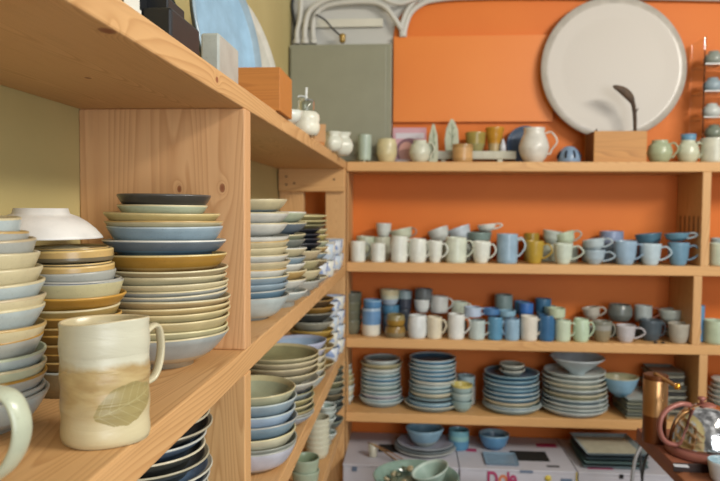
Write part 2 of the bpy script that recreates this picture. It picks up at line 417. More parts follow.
stack(-.3375, .908, ZM, A, 'the tall stack against the pine divider', 'dishes in the tall stack beside the divider')
# upturned white bowl on the second stack
low, lz = st2
prof = [(0, .038, 0), (.0265, .038, 0), (.0275, .047, 0), (.0305, .047, 0), (.0325, .0385, 0), (.042, .034, 0), (.052, .026, 0), (.062, .015, 0), (.069, .004, 0), (.0708, 0, 0), (.067, .0, 0), (.060, .010, 0), (.050, .021, 0), (.040, .029, 0), (0, .033, 0)]
p2 = []
for i, (r, z, s) in enumerate(prof): p2.append((r*.96, z*.74, s))
o = lathe('bowl', p2, [glaze('#dddcd6', .4, .1)], None, (-.432, .763, lz+low.fh+low.H+.0012), wob=0, seg=56)
tag(o, 'white ribbed bowl turned upside down on the plates behind the leaf mug', 'bowl')

# --- middle board, far bay
def auto(n, y0, y1, R, H, words, x, k=1.4, rj=.002, **kw):
    L = []
    for i in range(n):
        col = words[i % len(words)] if len(words) < n else words[i]
        L.append(dict(y=y0+(y1-y0)*i/(n-1), x=x, R=R+random.uniform(-rj, rj), H=H, k=k, c=col, **kw))
    return L
wA = [c('cream and blue', CR, CR, CR, BLU), c('cream', WHT, CR, CR, GRY), c('white', WHT, CR, WHT), c('grey white', WHT, GRY, GRY), c('sandy', CR, TAN, TAN), c('ivory', CR, CR, CR), c('off white', WHT, CR, CR),
      c('pale beige', CR, BEIGE, GRY), c('milk white', WHT, TAN, CR), c('blue grey', BLU, CR, BLU), c('sky blue', BLU, BLU, DBL), c('slate blue', DBL, GRY, SLT), c('pearl white', PBL, GRY, WHT)]
ys = [200, 213, 224, 238, 243, 250, 257, 264, 272, 279, 287, 294, 302]
stack(-.322, 1.30, ZM, [dict(y=y, x=270, R=.082+.003*math.sin(i*2.1), H=.024 if i < 12 else .042, k=2.1, rf=.05 if i < 12 else .04, t=.0036, c=wA[i]) for i, y in enumerate(ys)], 'the stack just past the divider', 'bowls stacked just past the divider')
wB = [c('pale green', SAGE, WHT, SAGE), c('dark slate', SLT, CR, SLT), c('dull green', '#7c8068', CR, GRY), c('grey', '#787c74', '#787c74', GRY), c('cream', CR, WHT, CR), c('faded blue', BLU, GRY, BLU),
      c('white', WHT, WHT, WHT), c('tan', TAN, CR, TAN), c('chalk white', WHT, CR, CR), c('pale grey', PBL, WHT, PBL)]
ys = [213, 224, 236, 241, 250, 259, 266, 273, 282, 291]
stack(-.309, 1.475, ZM, [dict(y=y, x=295, R=.078, H=.022, k=1.9, rf=.05, t=.0036, c=wB[i]) for i, y in enumerate(ys)], 'the second stack past the divider', 'bowls in the second stack past the divider')
wC = [c('straw yellow', '#b8ad7c', '#c8bd8a', CR), c('olive tan', '#a49a6c', '#b8ad7c', CR), c('dark olive', '#6b6647', '#8b8560', CHAR), c('black', '#23252b', '#34363c', '#23252b'), c('near black', '#1f2128', '#3a3c42', '#23252b'), c('coal black', '#262830', '#3a3c42', '#23252b'),
      c('inky black', '#20222a', '#3a3c42', '#23252b'), c('taupe', BEIGE, CR, GRY), c('olive', '#aaa27c', CR, GRY), c('cream', CR, CR, CR), c('grey green', GRY, GRY, SAGE)]
ys = [216, 221, 226, 230, 235, 240, 245, 252, 262, 272, 283]
stack(-.297, 1.655, ZM, [dict(y=y, x=312, R=.088 if i < 3 else .074, H=.014 if i < 7 else .026, k=1.8, rf=.048, t=.0034, c=wC[i]) for i, y in enumerate(ys)], 'the far stack with black dishes', 'dishes in the stack with the black ones')
wD = [c('olive', '#a49a6c', CR, GRY), c('yellow', '#b8a868', CR, TAN), c('sage', SAGE, CR, SAGE), c('tan', TAN, CR, GRY), c('blue', BLU, CR, BLU), c('brown', '#7a6b4c', CR, TAN), c('grey', GRY, CR, GRY)]
ys = [230, 236, 242, 248, 254, 262, 270]
stack(-.292, 1.835, ZM, [dict(y=y, x=325, R=.066, H=.018, k=1.8, rf=.042, t=.0034, c=wD[i]) for i, y in enumerate(ys)], 'the small dish stack beyond the black dishes', 'dishes in the small stack beyond the black ones')

# ------------------------------------------------------------------ cups and mugs
def cup(px0, px1, yt, Y, base=None, yb=None, col=WHT, kind='mug', label='', cat='cup', group=None, hx=None, ang=-.25, tilt=0., tiltx=0., shape='straight', bands=None, inner=None, h=None, hcol=None, inv=False, hpos=(.22, .82)):
    """a hollow thrown cup; px0,px1,yt,yb are read off the photo at depth Y"""
    R = (px1-px0)/2*Y/FPX*1.07; xc = at((px0+px1)/2, yt, Y=Y).x
    if base is None: base = at((px0+px1)/2, yb, Y=Y-R).z
    if h is None: h = max(.02, at((px0+px1)/2, yt, Y=Y+R*.6).z-base)
    t = .0032
    S = dict(straight=[(0, .92), (.06, .98), (.5, 1), (1, 1)], taper=[(0, .62), (.1, .74), (.4, .90), (1, 1)], round=[(0, .6), (.1, .78), (.4, 1), (.75, .98), (1, .86)],
             bowl=[(0, .45), (.12, .62), (.45, .88), (1, 1)], barrel=[(0, .86), (.15, .97), (.5, 1.03), (.85, .97), (1, .9)], belly=[(0, .52), (.2, .86), (.45, 1), (.68, .86), (.86, .66), (1, .70)], globe=[(0, .52), (.15, .80), (.45, 1), (.75, .88), (.93, .60), (1, .62)], flare=[(0, .62), (.3, .66), (.7, .85), (1, 1)])[shape]
    def rad(u):
        for a, b in zip(S, S[1:]):
            if a[0] <= u <= b[0]:
                f = (u-a[0])/(b[0]-a[0]); f = f*f*(3-2*f)*.5+f*.5
                return R*(a[1]+(b[1]-a[1])*f)
        return R*S[-1][1]
    bands = bands or [(1, col)]
    mats = [glaze(q[1]) for q in bands]+[glaze(inner or bands[-1][1])]
    prof = [(0, .002, 0), (rad(0)-.004, .002, 0), (rad(0)-.003, 0, 0), (rad(0)-.0008, 0, 0)]
    n = 12
    for i in range(n+1):
        u = i/n; s = next((j for j, q in enumerate(bands) if (i+.5)/n <= q[0]), len(bands)-1)
        prof.append((rad(u), max(.0008, u*(h-t/2)), s))
    prof.append((rad(1)-t*.2, h, len(bands)-1)); prof.append((rad(1)-t*.8, h, len(bands)-1))
    for i in range(n, 0, -2): prof.append((max(.003, rad(i/n)-t), .005+(i/n)*(h-.006), len(bands)))
    prof.append((0, .005, len(bands)))
    root = empty(kind, (xc, Y, base), label, cat, group, (tiltx, tilt, ang))
    if hx is None:
        bpy.data.objects.remove(root)
        o = lathe(kind, prof, mats, None, (xc, Y, base), (tiltx, tilt, ang), 32, .0008)
        return tag(o, label, cat, group)
    lathe('body', prof, mats, root, seg=32, wob=.0008)
    e = abs(hx-px1)/FPX*Y/math.cos(ang)+.002 if hx > px1 else (px0-hx)/FPX*Y/math.cos(ang)+.002
    e = max(e*.88, .012); sgn = 1 if hx > px1 else -1
    a, b = hpos
    Ro = rad(b)-R*.05; a = max(a, .26)
    pts = [(sgn*(rad(b)-.002), 0, h*b), (sgn*(Ro+e*.55), 0, h*(b+.045)), (sgn*(Ro+e), 0, h*(.62*b+.38*a)), (sgn*(Ro+e*.62), 0, h*(.22*b+.78*a)), (sgn*(rad(a+.04)+e*.12), 0, h*(a-.01)), (sgn*(rad(a)-.002), 0, h*(a+.02))]
    tube('handle', pts, .0032, glaze(hcol or bands[-1][1]), root, flat=1.5, seg=8, sub=5)
    return root
YR = 2.745
# second back shelf, front row
F2 = 'mugs along the front of the second back shelf'
def f2(x0, x1, yt, hx, col, label, shape='straight', **kw):
    R = (x1-x0)/2*2.62/FPX; return cup(x0, x1, yt, YF+.008+R*1.02, ZB2, col=col, label=label, hx=hx, shape=shape, group=F2, **kw)
MW, MG, MB = '#dcdfd4', '#cfd6c4', '#92adc0'
f2(351, 365, 241, 371, MW, 'plain white mug, leftmost of the front row on the second back shelf', hcol='#9aa5a0', ang=.5)
f2(371.5, 385, 243, None, MW, 'short white cup without handle, second in the front row of white cups')
f2(391.5, 407, 236, 412, MW, 'tall white mug below the tilted pale bowl, second back shelf', ang=-.1)
f2(410, 426, 238.5, 431, MW, 'white tapering mug just right of the tall white mug', 'barrel')
f2(428.5, 442, 240.5, 448, MW, 'narrow white mug left of the wide pale green mug', 'taper')
f2(446.5, 466, 237, 474, MG, 'wide pale green white mug with large ear handle', 'straight')
f2(472.5, 490, 241, 496, MW, 'white round-bottomed mug left of the tall blue mug', 'taper')
f2(498, 517, 233.5, 525, MB, 'tall sky blue mug with pale handle beside the mustard mug', hcol='#b8cbd6')
f2(526, 543, 240.5, 552, '#b0933a', 'mustard yellow mug in the front row of the second back shelf', 'taper')
f2(554.5, 572, 243, 583, '#c6d1c2', 'pale celadon teacup right of the mustard mug', 'taper')
cpl = f2(585, 604, 249.5, 614, '#a4b7c2', 'light blue teacup carrying another tilted cup, right of the celadon teacup', 'bowl')
cup(585.5, 605, 241, 2.625, ZB2+.050, col='#aebdc2', label='pale blue grey cup tilted inside the light blue teacup', hx=613, shape='bowl', h=.046, tilt=-.16, group='cups stacked on other cups, second back shelf')
f2(615, 635.5, 240.5, 643, '#93adc2', 'cornflower blue cup with narrow foot, second back shelf', 'taper')
f2(641.5, 660, 243.5, 670, '#b6c9d2', 'ice blue cup between two deeper blue cups', 'taper')
f2(669.5, 688, 242, 698, '#6d93ab', 'teal blue cup at the right end beside the divider', 'taper')
# second back shelf, rear row (standing) and the cups piled on them
def r2(x0, x1, yt, hx, col, label, shape='straight', **kw):
    return cup(x0, x1, yt, YR, ZB2, col=col, label=label, hx=hx, shape=shape, group='cups at the rear of the second back shelf', **kw)
def p2_(x0, x1, yt, yb, hx, col, label, shape='taper', Y=2.73, **kw):
    return cup(x0, x1, yt, Y, yb=yb, col=col, label=label, hx=hx, shape=shape, group='cups piled on the rear row of the second back shelf', **kw)
r2(357, 374, 236, None, '#b9c2ab', 'pale green cup behind the two leftmost white cups')
r2(374.5, 390, 238.5, None, '#c9cdb9', 'cream green cup that carries a smaller cup on its rim', 'straight', h=.0925)
cup(376.5, 391, 224.5, YR, ZB2+.093, col='#ccd3cd', label='small white cup standing on top of the cream green cup', hx=None, shape='taper', h=.054, group='cups piled on the rear row of the second back shelf')
r2(396, 411, 239.5, None, '#bcc3b2', 'greyish cup hidden behind the tall white mug', h=.072)
r2(413.5, 429, 240, 433, '#c3cabc', 'greyish white mug behind the tapering white mug', h=.078)
cup(392.5, 414, 229, YR, ZB2+.073, col='#c4cbb4', label='pale greenish bowl lying tilted on the rear mugs, left', hx=419, shape='bowl', h=.052, tilt=-.22, cat='bowl', hcol='#a08578', group='cups piled on the rear row of the second back shelf')
r2(434, 450, 242, None, '#b5bcae', 'grey cup behind the narrow white mug', h=.070)
r2(455, 471, 241, None, '#b0b8b0', 'grey cup behind the wide pale green mug', h=.070)
r2(473, 490, 244, None, '#a5b0a5', 'green grey cup under the dark teal bowl', h=.062)
cup(432, 452, 228.5, YR, ZB2+.074, col='#c6cbc6', label='grey white bowl lying tilted, left of the pair above the wide mug', hx=None, shape='bowl', h=.055, tilt=-.35, inner='#7f8b95', group='cups piled on the rear row of the second back shelf')
cup(453, 474, 225.5, YR, ZB2+.074, col='#bcc7cf', label='blue grey bowl lying tilted, right of the pair above the wide mug', hx=None, shape='bowl', h=.062, tilt=-.35, inner='#6f7f90', group='cups piled on the rear row of the second back shelf')
cup(468, 491, 231, YR-.02, ZB2+.063, col='#7f938e', label='dark teal bowl resting behind the round-bottomed white mug', hx=None, shape='bowl', h=.052, group='cups piled on the rear row of the second back shelf')
cup(479, 496, 226, YR, ZB2+.116, col='#d5d8d0', label='white cup lying tilted on the dark teal bowl', hx=503, shape='bowl', h=.030, tilt=-.15, group='cups piled on the rear row of the second back shelf')
r2(501, 517, 236, 526, '#cfd6d2', 'white mug hidden behind the tall sky blue mug')
r2(524.5, 538.5, 231, None, '#9b7f2c', 'dark mustard cup behind the mustard yellow mug', h=.112)
r2(541, 558, 240, None, '#b7c2b4', 'celadon cup standing behind the gap beside the mustard mug', h=.070)
cup(542, 560, 231, YR, ZB2+.0705, col='#b5c0b8', label='greyish celadon bowl behind the mustard mug handle', hx=None, shape='bowl', h=.052, tilt=.15, group='cups piled on the rear row of the second back shelf')
r2(561, 577, 245, None, '#b7c2b4', 'celadon cup supporting a tilted cup with handle', h=.060)
cup(558, 577, 233, YR-.015, ZB2+.062, col='#b9c8ae', label='light green cup lying tilted over the celadon teacup', hx=584, shape='bowl', h=.056, tilt=-.3, hcol='#aeb8b0', group='cups piled on the rear row of the second back shelf')
r2(583, 599, 243, None, '#8da2b0', 'blue grey cup behind the pair of nested blue cups')
r2(603, 619, 241, None, '#7f94a8', 'steel blue cup under the lavender blue cup', h=.072)
cup(601, 622, 231.5, YR, ZB2+.0725, col='#8796b4', label='lavender blue cup raised above the cornflower blue cup', hx=None, shape='straight', h=.050, group='cups piled on the rear row of the second back shelf')
r2(622, 636, 240, None, '#8ca5b5', 'blue cup behind the cornflower blue cup')
r2(640, 657, 243, None, '#5d7f92', 'teal cup supporting the deep teal bowl', h=.062)
cup(638, 661, 234.5, YR-.02, ZB2+.063, col='#4f7488', label='deep teal bowl lying above the ice blue cup', hx=None, shape='bowl', h=.052, tilt=-.1, group='cups piled on the rear row of the second back shelf')
cup(667, 688, 237.5, 2.625, ZB2+.0905, col='#5e879c', label='teal cup tilted on the teal blue cup beside the divider', hx=696, shape='bowl', h=.030, tilt=-.1, hcol='#9fb2b8', group='cups piled on the rear row of the second back shelf')
# right bay of the second shelf
cup(711, 730, 243, 2.64, ZB2, col='#c2cdb8', kind='jar', label='pale green jar right of the divider on the second back shelf', cat='jar')
cup(712, 726, 238, 2.73, ZB2, col='#9db3b5', label='blue grey cup behind the pale green jar right of the divider')
cup(745, 765, 241, 2.66, ZB2, col='#b9c4c8', label='pale blue cup just beyond the frame right of the jar')

# ---- third back shelf
F3 = 'mugs along the front of the third back shelf'
def f3(x0, x1, yt, hx, col, label, shape='straight', dy=0., **kw):
    R = (x1-x0)/2*2.62/FPX; return cup(x0, x1, yt, YF+.008+R*1.02+dy, ZB3, col=col, label=label, hx=hx, shape=shape, group=F3, **kw)
G3 = 'cups piled at the rear of the third back shelf'
def r3(x0, x1, yt, hx, col, label, shape='straight', **kw):
    return cup(x0, x1, yt+3.2, kw.pop('Y', YR), ZB3, col=col, label=label, hx=hx, shape=shape, group=G3, **kw)
def u3(x0, x1, yt, off, h, hx, col, label, shape='straight', Y=YR, **kw):
    return cup(x0, x1, yt, Y, ZB3+off-.0125, col=col, label=label, hx=hx, shape=shape, h=h, group=G3, **kw)
for i, (wd, cc) in enumerate([('bottom', '#6a6a58'), ('second lowest', '#5f604f'), ('third lowest', '#646552'), ('uppermost', '#5c5e52')]):
    cup(343-i*.1, 363, 0, 2.68, ZB3+i*.036, col=cc, label='dark olive grey cup, %s of four stacked in the third shelf corner' % wd, shape='taper', h=.057, hx=None, group='dark cups stacked in the left corner', inner='#4c4d44')
cup(364.5, 382.5, 0, 2.655, ZB3, label='tall blue tumbler with white lower part, left on the third back shelf', kind='tumbler', h=.108, bands=[(.42, '#d6d4c6'), (.92, '#6890b8'), (1, '#9fb6c8')], inner='#6f93b5')
cup(366, 383, 0, 2.655, ZB3+.1085, label='blue tumbler standing on the white and blue tumbler', kind='tumbler', h=.032, bands=[(.8, '#4f7da6'), (1, '#7fa3bd')], inner='#4f7da6', shape='straight')
cup(385, 400, 0, 2.755, ZB3, label='blue grey tumbler at the foot of the beige and blue pile', kind='tumbler', h=.070, bands=[(.4, '#6d87a5'), (1, '#6d94b0')], group='tumblers in the beige and blue pile')
cup(384, 401, 0, 2.755, ZB3+.0705, label='blue tumbler in the middle of the beige and blue pile', kind='tumbler', h=.036, bands=[(1, '#4f7f9e')], group='tumblers in the beige and blue pile')
cup(382.5, 401.5, 0, 2.755, ZB3+.107, label='tumbler banded beige over pale blue, on top of the pile behind', kind='tumbler', h=.063, bands=[(.45, '#a4b5c4'), (.7, '#c2c4ae'), (1, '#c9bf9a')], shape='taper', group='tumblers in the beige and blue pile')
cup(402, 413, 0, 2.77, ZB3, label='dark slate tumbler at the bottom of the dark rear pile', kind='tumbler', h=.09, bands=[(1, '#444b55')], group='tumblers in the dark rear pile')
cup(401.5, 414, 0, 2.77, ZB3+.0905, label='tumbler with dark body and pale blue rim on the dark rear pile', kind='tumbler', h=.074, bands=[(.6, '#3f4450'), (1, '#93a8ad')], group='tumblers in the dark rear pile')
cup(388.5, 407.5, 0, 2.625, ZB3, label='brown speckled cup, lower of the amber pair on the third shelf', h=.044, bands=[(.5, '#83765a'), (1, '#8d7038')], shape='barrel', group='amber pair of cups')
cup(389.5, 407, 0, 2.625, ZB3+.0445, label='amber brown cup, upper of the amber pair on the third shelf', h=.044, bands=[(.6, '#94732f'), (1, '#8b8058')], shape='barrel', group='amber pair of cups')
f3(408.5, 426.5, 314, 431, '#d5dad8', 'white pouring mug with small beak beside the amber pair', 'barrel')
f3(427.5, 441.5, 316, 446.5, '#d6cdb4', 'cream speckled mug right of the white pouring mug')
r3(415, 430, 316, None, '#b7b9ae', 'grey cup hidden under the two piled white mugs')
u3(414.5, 429.5, 300, .0935, .052, 433, '#d4d9d6', 'white mug with dark handle standing behind the pouring mug', 'taper', hcol='#5a5650')
u3(415.5, 432, 289, .1465, .042, None, '#62686a', 'dark grey cup on top of the white mug with dark handle')
r3(432, 447.5, 317, None, '#c5c3b4', 'cream cup under the grey white mug')
u3(431, 447.5, 297, .0935, .066, 453, '#c3c6c2', 'grey white mug raised behind the cream speckled mug')
r3(453, 467, 317, None, '#b6bfb4', 'grey green cup behind the tall white mug')
u3(452, 467, 303, .090, .048, 471, '#c5d1c2', 'small pale mint mug raised behind the tall white mug')
f3(448.5, 464, 313, 471, '#dadcd6', 'tallest white mug in the middle of the third back shelf', 'straight')
f3(469.5, 484.5, 319, 491, '#b9c6c2', 'grey mint mug carrying a pale blue mug')
cup(469, 485, 0, 2.623, ZB3+.086, col='#adbdd0', label='pale lilac blue mug on top of the grey mint mug', hx=490, h=.037, group=G3)
f3(488.5, 502, 316, None, '#5b8fae', 'turquoise blue cup carrying a darker blue cup')
cup(488, 503.5, 0, 2.622, ZB3+.0945, col='#4772a0', label='deep blue cup on top of the turquoise blue cup', h=.024, group=G3)
f3(505, 519, 318, 503, '#8fafc5', 'pale denim blue mug carrying a shallow grey cup', ang=.1)
cup(504, 520, 0, 2.622, ZB3+.090, col='#7ba0b4', label='shallow grey blue cup on top of the denim blue mug', h=.022, group=G3)
r3(496.5, 511.5, 314, None, '#7f9496', 'green grey cup at the rear under another')
u3(495.5, 512, 293, .101, .068, None, '#75898a', 'green grey cup highest of the middle rear cups')
r3(514, 529, 316, None, '#46708f', 'blue cup behind the cream dotted mug')
u3(515, 529, 299, .094, .050, None, '#3f6c90', 'dark blue cup raised left of the bright blue cup')
cup(525, 538, 0, 2.70, ZB3, col='#4d6fa0', label='blue cup hidden behind the cream dotted mug', h=.090, group=G3)
cup(524.5, 538, 0, 2.70, ZB3+.0905, col='#3f6fb4', label='bright cobalt blue cup raised behind the cream dotted mug', h=.040, group=G3)
f3(521.5, 537, 315, 541.5, '#d8d3c6', 'cream dotted mug in front of the bright cobalt cup', 'straight')
f3(539.5, 554, 314, None, '#376690', 'dark ocean blue cup between the cream and the celadon mugs')
r3(536, 550, 314, None, '#4d708a', 'blue cup at the rear below the topmost blue one')
u3(536, 550.5, 296, .101, .055, None, '#3e6a8c', 'dark blue cup highest of the right rear blue cups')
u3(544.5, 555.5, 306, .0955, .036, None, '#8fb0a8', 'little sea green cup piled beside the topmost blue cup', Y=2.71)
cup(543, 556.5, 0, 2.71, ZB3, col='#6a8a94', label='grey blue cup holding up the little sea green cup', h=.095, group=G3)
f3(555.5, 570, 319, 575.5, '#c0ceb6', 'celadon mug carrying a matching shorter mug')
cup(554.5, 570.5, 0, 2.622, ZB3+.088, col='#b3c0a4', label='shorter celadon cup on top of the celadon mug', h=.036, group=G3)
f3(574, 588.5, 318, 593.5, '#b8cdb2', 'light green mug with pale handle right of the celadon pair', 'barrel')
r3(586, 601, 322.6, None, '#8b8e86', 'grey cup supporting the tilted grey cup')
u3(585, 601, 306, .075, 0.050, 607, '#b2aea2', 'warm grey cup tilted with its handle up', 'bowl', tilt=-.2)
f3(593.5, 611, 320, 614, '#8d8268', 'brown mug with pale blue splash on its shoulder', 'taper', bands=[(.55, '#8d8268'), (.8, '#9a9a92'), (1, '#7f8074')])
r3(610, 630, 323.6, None, '#54564f', 'dark cup beneath the glossy round dark cup')
u3(609, 631, 304, .073, 0.066, None, '#666c68', 'glossy dark round cup in the rear beside the grey mug', 'round', Y=2.735)
f3(617, 634.5, 324, 644, '#b9b6b8', 'mauve white cup below the glossy dark round cup', 'taper')
r3(636, 652, 323.6, None, '#6b7478', 'slate cup beneath the straight grey mug')
u3(635.5, 651, 305, .073, 0.062, 660, '#a2abaa', 'straight grey mug raised above the dark slate mug', hcol='#8a5a48')
f3(640.5, 661, 318.5, 663, '#48545c', 'wide dark slate mug in the front row', 'taper', dy=.035)
r3(664, 682, 325.6, None, '#98a09a', 'grey green cup beneath the white flared cup', 'taper')
u3(661.5, 683, 309.5, .066, 0.058, 690, '#bcc5bc', 'white flared cup raised at the right end', 'bowl', tilt=-.08, Y=2.73)
f3(669.5, 688.5, 322, 699, '#a9a496', 'taupe grey cup with tan handle beside the divider', 'taper', hcol='#b99a72')
cup(704, 713, 0, 2.66, ZB3, col='#5f8fb6', kind='tumbler', label='blue tumbler right of the divider on the third back shelf', h=.138)
cup(706, 728, 319, 2.635, ZB3, col='#b4c4aa', label='pale green mug right of the divider on the third back shelf', hx=738)
for k, x in enumerate((655, 663, 691)):
    o = lathe('pebble', [(0, 0, 0), (.006, .001, 0), (.008, .004, 0), (.005, .0075, 0), (0, .008, 0)], [glaze('#3c3026')], None, (at(x, 344, Y=2.60).x, 2.595+.004*k, ZB3), seg=14)
    tag(o, 'tiny dark ceramic bead lying on the third back shelf', 'bead', 'tiny dark beads on the third back shelf')

# ---- fourth back shelf: plate stacks
def pstack(px, Y, n, ytop, ybot, Rpx, cols, where, group, H=.0185, kinds='plate', Rs=None, k=2.2, base=ZB4):
    x = at(px, 400, Y=Y).x; L = []
    for i in range(n):
        R = (Rs[i] if Rs else Rpx+random.uniform(-1, 1))/FPX*Y
        L.append(dict(y=ytop+(ybot-ytop)*i/(n-1), x=px, R=R, H=H, k=k, rf=R*.76, t=.0045, c=cols[i % len(cols)] if len(cols) < n else cols[i], kind=kinds))
    return stack(x, Y, base, L, where, group, jit=.003)
TB, TB2, PW, CW = '#94b2ba', '#6f9ab6', '#c9d3cf', '#cfc8ae'
w1 = [c('pale grey', PW, PW, '#7c8c8c'), c('olive tan', '#a8a482', '#b8b392', GRY), c('cream white', PW, '#d5d8cc', PW), c('blue green', TB, PW, TB), c('dusty blue', TB2, PW, TB2), c('sea grey', TB, PW, TB), c('pale teal', '#a5b8b4', PW, TB),
      c('pale blue', TB, PW, TB), c('lilac grey', '#b2b4c0', PW, TB), c('smoky blue', TB, PW, TB), c('blue grey', '#93aab2', PW, TB)]
pstack(381, 2.722, 11, 362, 405, 20.5, w1, 'the plate stack nearest the corner post', 'plates in the corner stack on the fourth back shelf', Rs=[18.5, 21.5, 20, 20, 20.3, 20.5, 20.5, 20.8, 21, 21.5, 22])
w2 = [c('dark blue', TB2, PW, '#3f6078'), c('grey blue', TB, PW, TB), c('denim blue', TB2, PW, TB2), c('teal blue', TB2, PW, TB2), c('petrol blue', TB2, PW, TB2), c('cream edged', PW, '#d8d3bc', TB), c('pale teal', TB, PW, TB), c('blue green', TB, PW, TB),
      c('buff coloured', CW, CW, '#b8a890'), c('slate', '#5c6a70', TB, TB2), c('sea blue', '#5f8fa8', TB, TB2), c('storm blue', TB2, PW, TB2), c('wide grey rimmed', '#8fa3a5', CW, TB)]
pstack(432.5, 2.695, 13, 362, 412.5, 24, w2, 'the second stack from the corner post', 'plates in the dark blue stack on the fourth back shelf', Rs=[23.3, 23.5, 24, 23.3, 23.5, 23.7, 23.5, 23.3, 23.6, 23.8, 24, 24.5, 28])
w3 = [c('dark teal', '#4b7590', TB, '#3c6680'), c('denim blue', TB2, TB, TB2), c('pale rimmed blue', TB2, PW, TB), c('lake blue', TB2, TB, TB), c('teal blue', TB2, PW, TB2), c('sky blue', '#7fa5be', PW, TB), c('buff rimmed', CW, '#c9b99a', TB), c('slate blue', '#6c8ea6', PW, TB), c('large pale rimmed', TB, PW, TB)]
s3 = pstack(511, 2.695, 9, 378, 413, 27.5, w3, 'the wide stack under two small dishes', 'plates in the wide blue stack', Rs=[27, 27.3, 27.5, 27, 27.5, 27.8, 27.5, 28.3, 29])
w4 = [c('grey', '#b5bbb6', PW, PW), c('pale grey', PW, PW, PW), c('ivory', '#cfd0be', CW, PW), c('ice grey', '#a9b8bf', PW, PW), c('beige', '#c3bda0', CW, CW), c('pale blue', '#9fb4c0', PW, PW), c('white', '#d2d7d6', PW, PW), c('silver grey', '#a9b6ba', PW, PW), c('bluish white', '#c2d0d6', PW, PW)]
s4 = pstack(573.5, 2.688, 9, 376.5, 416, 31, w4, 'the stack under the flared bowl', 'plates in the white stack', Rs=[29.5, 30.5, 31, 31, 31, 31.3, 31.5, 32, 32])
w0 = [c('grey', GRY, PW, GRY), c('green', SAGE, PW, GRY), c('ochre', '#b3a878', CW, GRY), c('tan', '#b0a27c', CW, GRY), c('white', PW, PW, GRY), c('cream', CW, CW, GRY), c('grey white', PW, PW, GRY)]
pstack(342.5, 2.70, 7, 366, 398, 12, w0, 'the stack half hidden by the corner post', 'small bowls behind the corner post', H=.022, kinds='small_bowl', Rs=[9.5, 10, 11, 11.5, 11.5, 11.5, 11])
# cups between the stacks
cup(463.5, 480, 0, 2.745, ZB4, col='#bdbdb6', label='white grey cup at the rear between the two blue plate stacks', h=.075)
cup(463, 479.5, 0, 2.745, ZB4+.0755, col='#93a9b0', label='grey blue cup on top of the rear cup between plate stacks', h=.040)
for i, (wd, cc, ri) in enumerate([('bottom', '#90a8a6', '#90a8a6'), ('middle', '#9db3b2', '#b0c0ba'), ('topmost', '#98aeac', '#c8b96a')]):
    cup(457, 477, 0, 2.64, ZB4+i*.031, label='small blue green cup%s, %s of three nested between the plate stacks' % (' with yellow rim' if i == 2 else '', wd), h=.045, shape='bowl', bands=[(.8, cc), (1, ri)], inner=ri, group='three small cups nested between plate stacks')
# two small dishes upturned on the blue stack
zt = s3[1]+s3[0].fh+s3[0].t
x = at(512, 370, Y=2.68).x
def onplate(o, label, cat, group=None): return tag(o, label, cat, group)
for i in range(2):
    d = Dish(.050-.001*i, .022, .03, 1.3, fh=.004); b = zt+.001+i*.021
    o = d.make('small_dish', ('#a8aca4', '#d0d2c6', '#8f948c', '#7d7f78'), (x, 2.68, b), seg=36)
    tag(o, '%s of the two small grey rimmed dishes sitting on the wide blue plates' % ('lower' if i == 0 else 'upper'), 'dish', 'two small dishes on the blue plates')
# flared bowl on the white stack
zt = s4[1]+s4[0].fh+s4[0].t
d = Dish(.103, .058, .032, 1.05, fh=.008)
o = d.make('bowl', ('#b7c2c8', '#c9d2d6', '#b9c6cf'), (at(577, 366, Y=2.68).x, 2.68, zt+.0005)); tag(o, 'wide flared pale grey bowl on top of the white plate stack', 'bowl')
# rectangular plates with blue bowl
def rect_plate(cx, cy, z, sx, sy, colr, label, rz=0., group=None, h=.012, inner=None):
    bm = bmesh.new()
    def ring(s1, s2, zz):
        return [bm.verts.new((a*s1/2, b*s2/2, zz)) for a, b in ((-1, -1), (1, -1), (1, 1), (-1, 1))]
    R0 = ring(sx*.88, sy*.88, 0); R1 = ring(sx, sy, h); R2 = ring(sx-.006, sy-.006, h); R3 = ring(sx*.88-.006, sy*.88-.006, .004)
    bm.faces.new(R0[::-1])
    for a, b in ((R0, R1), (R1, R2), (R2, R3)):
        for i in range(4): bm.faces.new((a[i], a[(i+1) % 4], b[(i+1) % 4], b[i]))
    f = bm.faces.new(R3)
    bmesh.ops.recalc_face_normals(bm, faces=bm.faces)
    for ff in bm.faces: ff.material_index = 1 if abs(ff.normal.z) > .9 and ff.calc_center_median().z < h*.9 and ff.calc_center_median().z > .001 else 0
    bmesh.ops.bevel(bm, geom=[e for e in bm.edges], offset=.0012, segments=2, affect='EDGES')
    me = bpy.data.meshes.new('rectangular_plate'); bm.to_mesh(me); bm.free()
    o = link('rectangular_plate', me, [glaze(colr), glaze(inner or colr)], None, (cx, cy, z), (0, 0, rz), smooth=False)
    return tag(o, label, 'plate', group)
g = 'rectangular plates under the blue bowl'
xr = at(626, 421, Y=2.585).x+.08
for i in range(6):
    rect_plate(xr+.002*(i % 2), 2.688, ZB4+i*.0132, .16, .205, '#b9bba6' if i % 2 == 0 else '#a5aca4', 'greenish white rectangular plate, %s from the bottom under the blue bowl' % ['first', 'second', 'third', 'fourth', 'fifth', 'sixth'][i], .0+.012*(i % 3), g, inner='#b9c2bd')
d = Dish(.066, .066, .024, 2.4, fh=.008)
o = d.make('bowl', ('#7fa6bf', '#a9a888', '#b3ac90', '#6c9ab8'), (at(621, 380, Y=2.66).x, 2.665, ZB4+5*.0132+.0045)); tag(o, 'sky blue bowl with tan lined rim sitting on the rectangular plates', 'bowl')
g = 'dark and white rectangular plates behind the coffee grinder'
xr = at(676, 380, Y=2.73).x
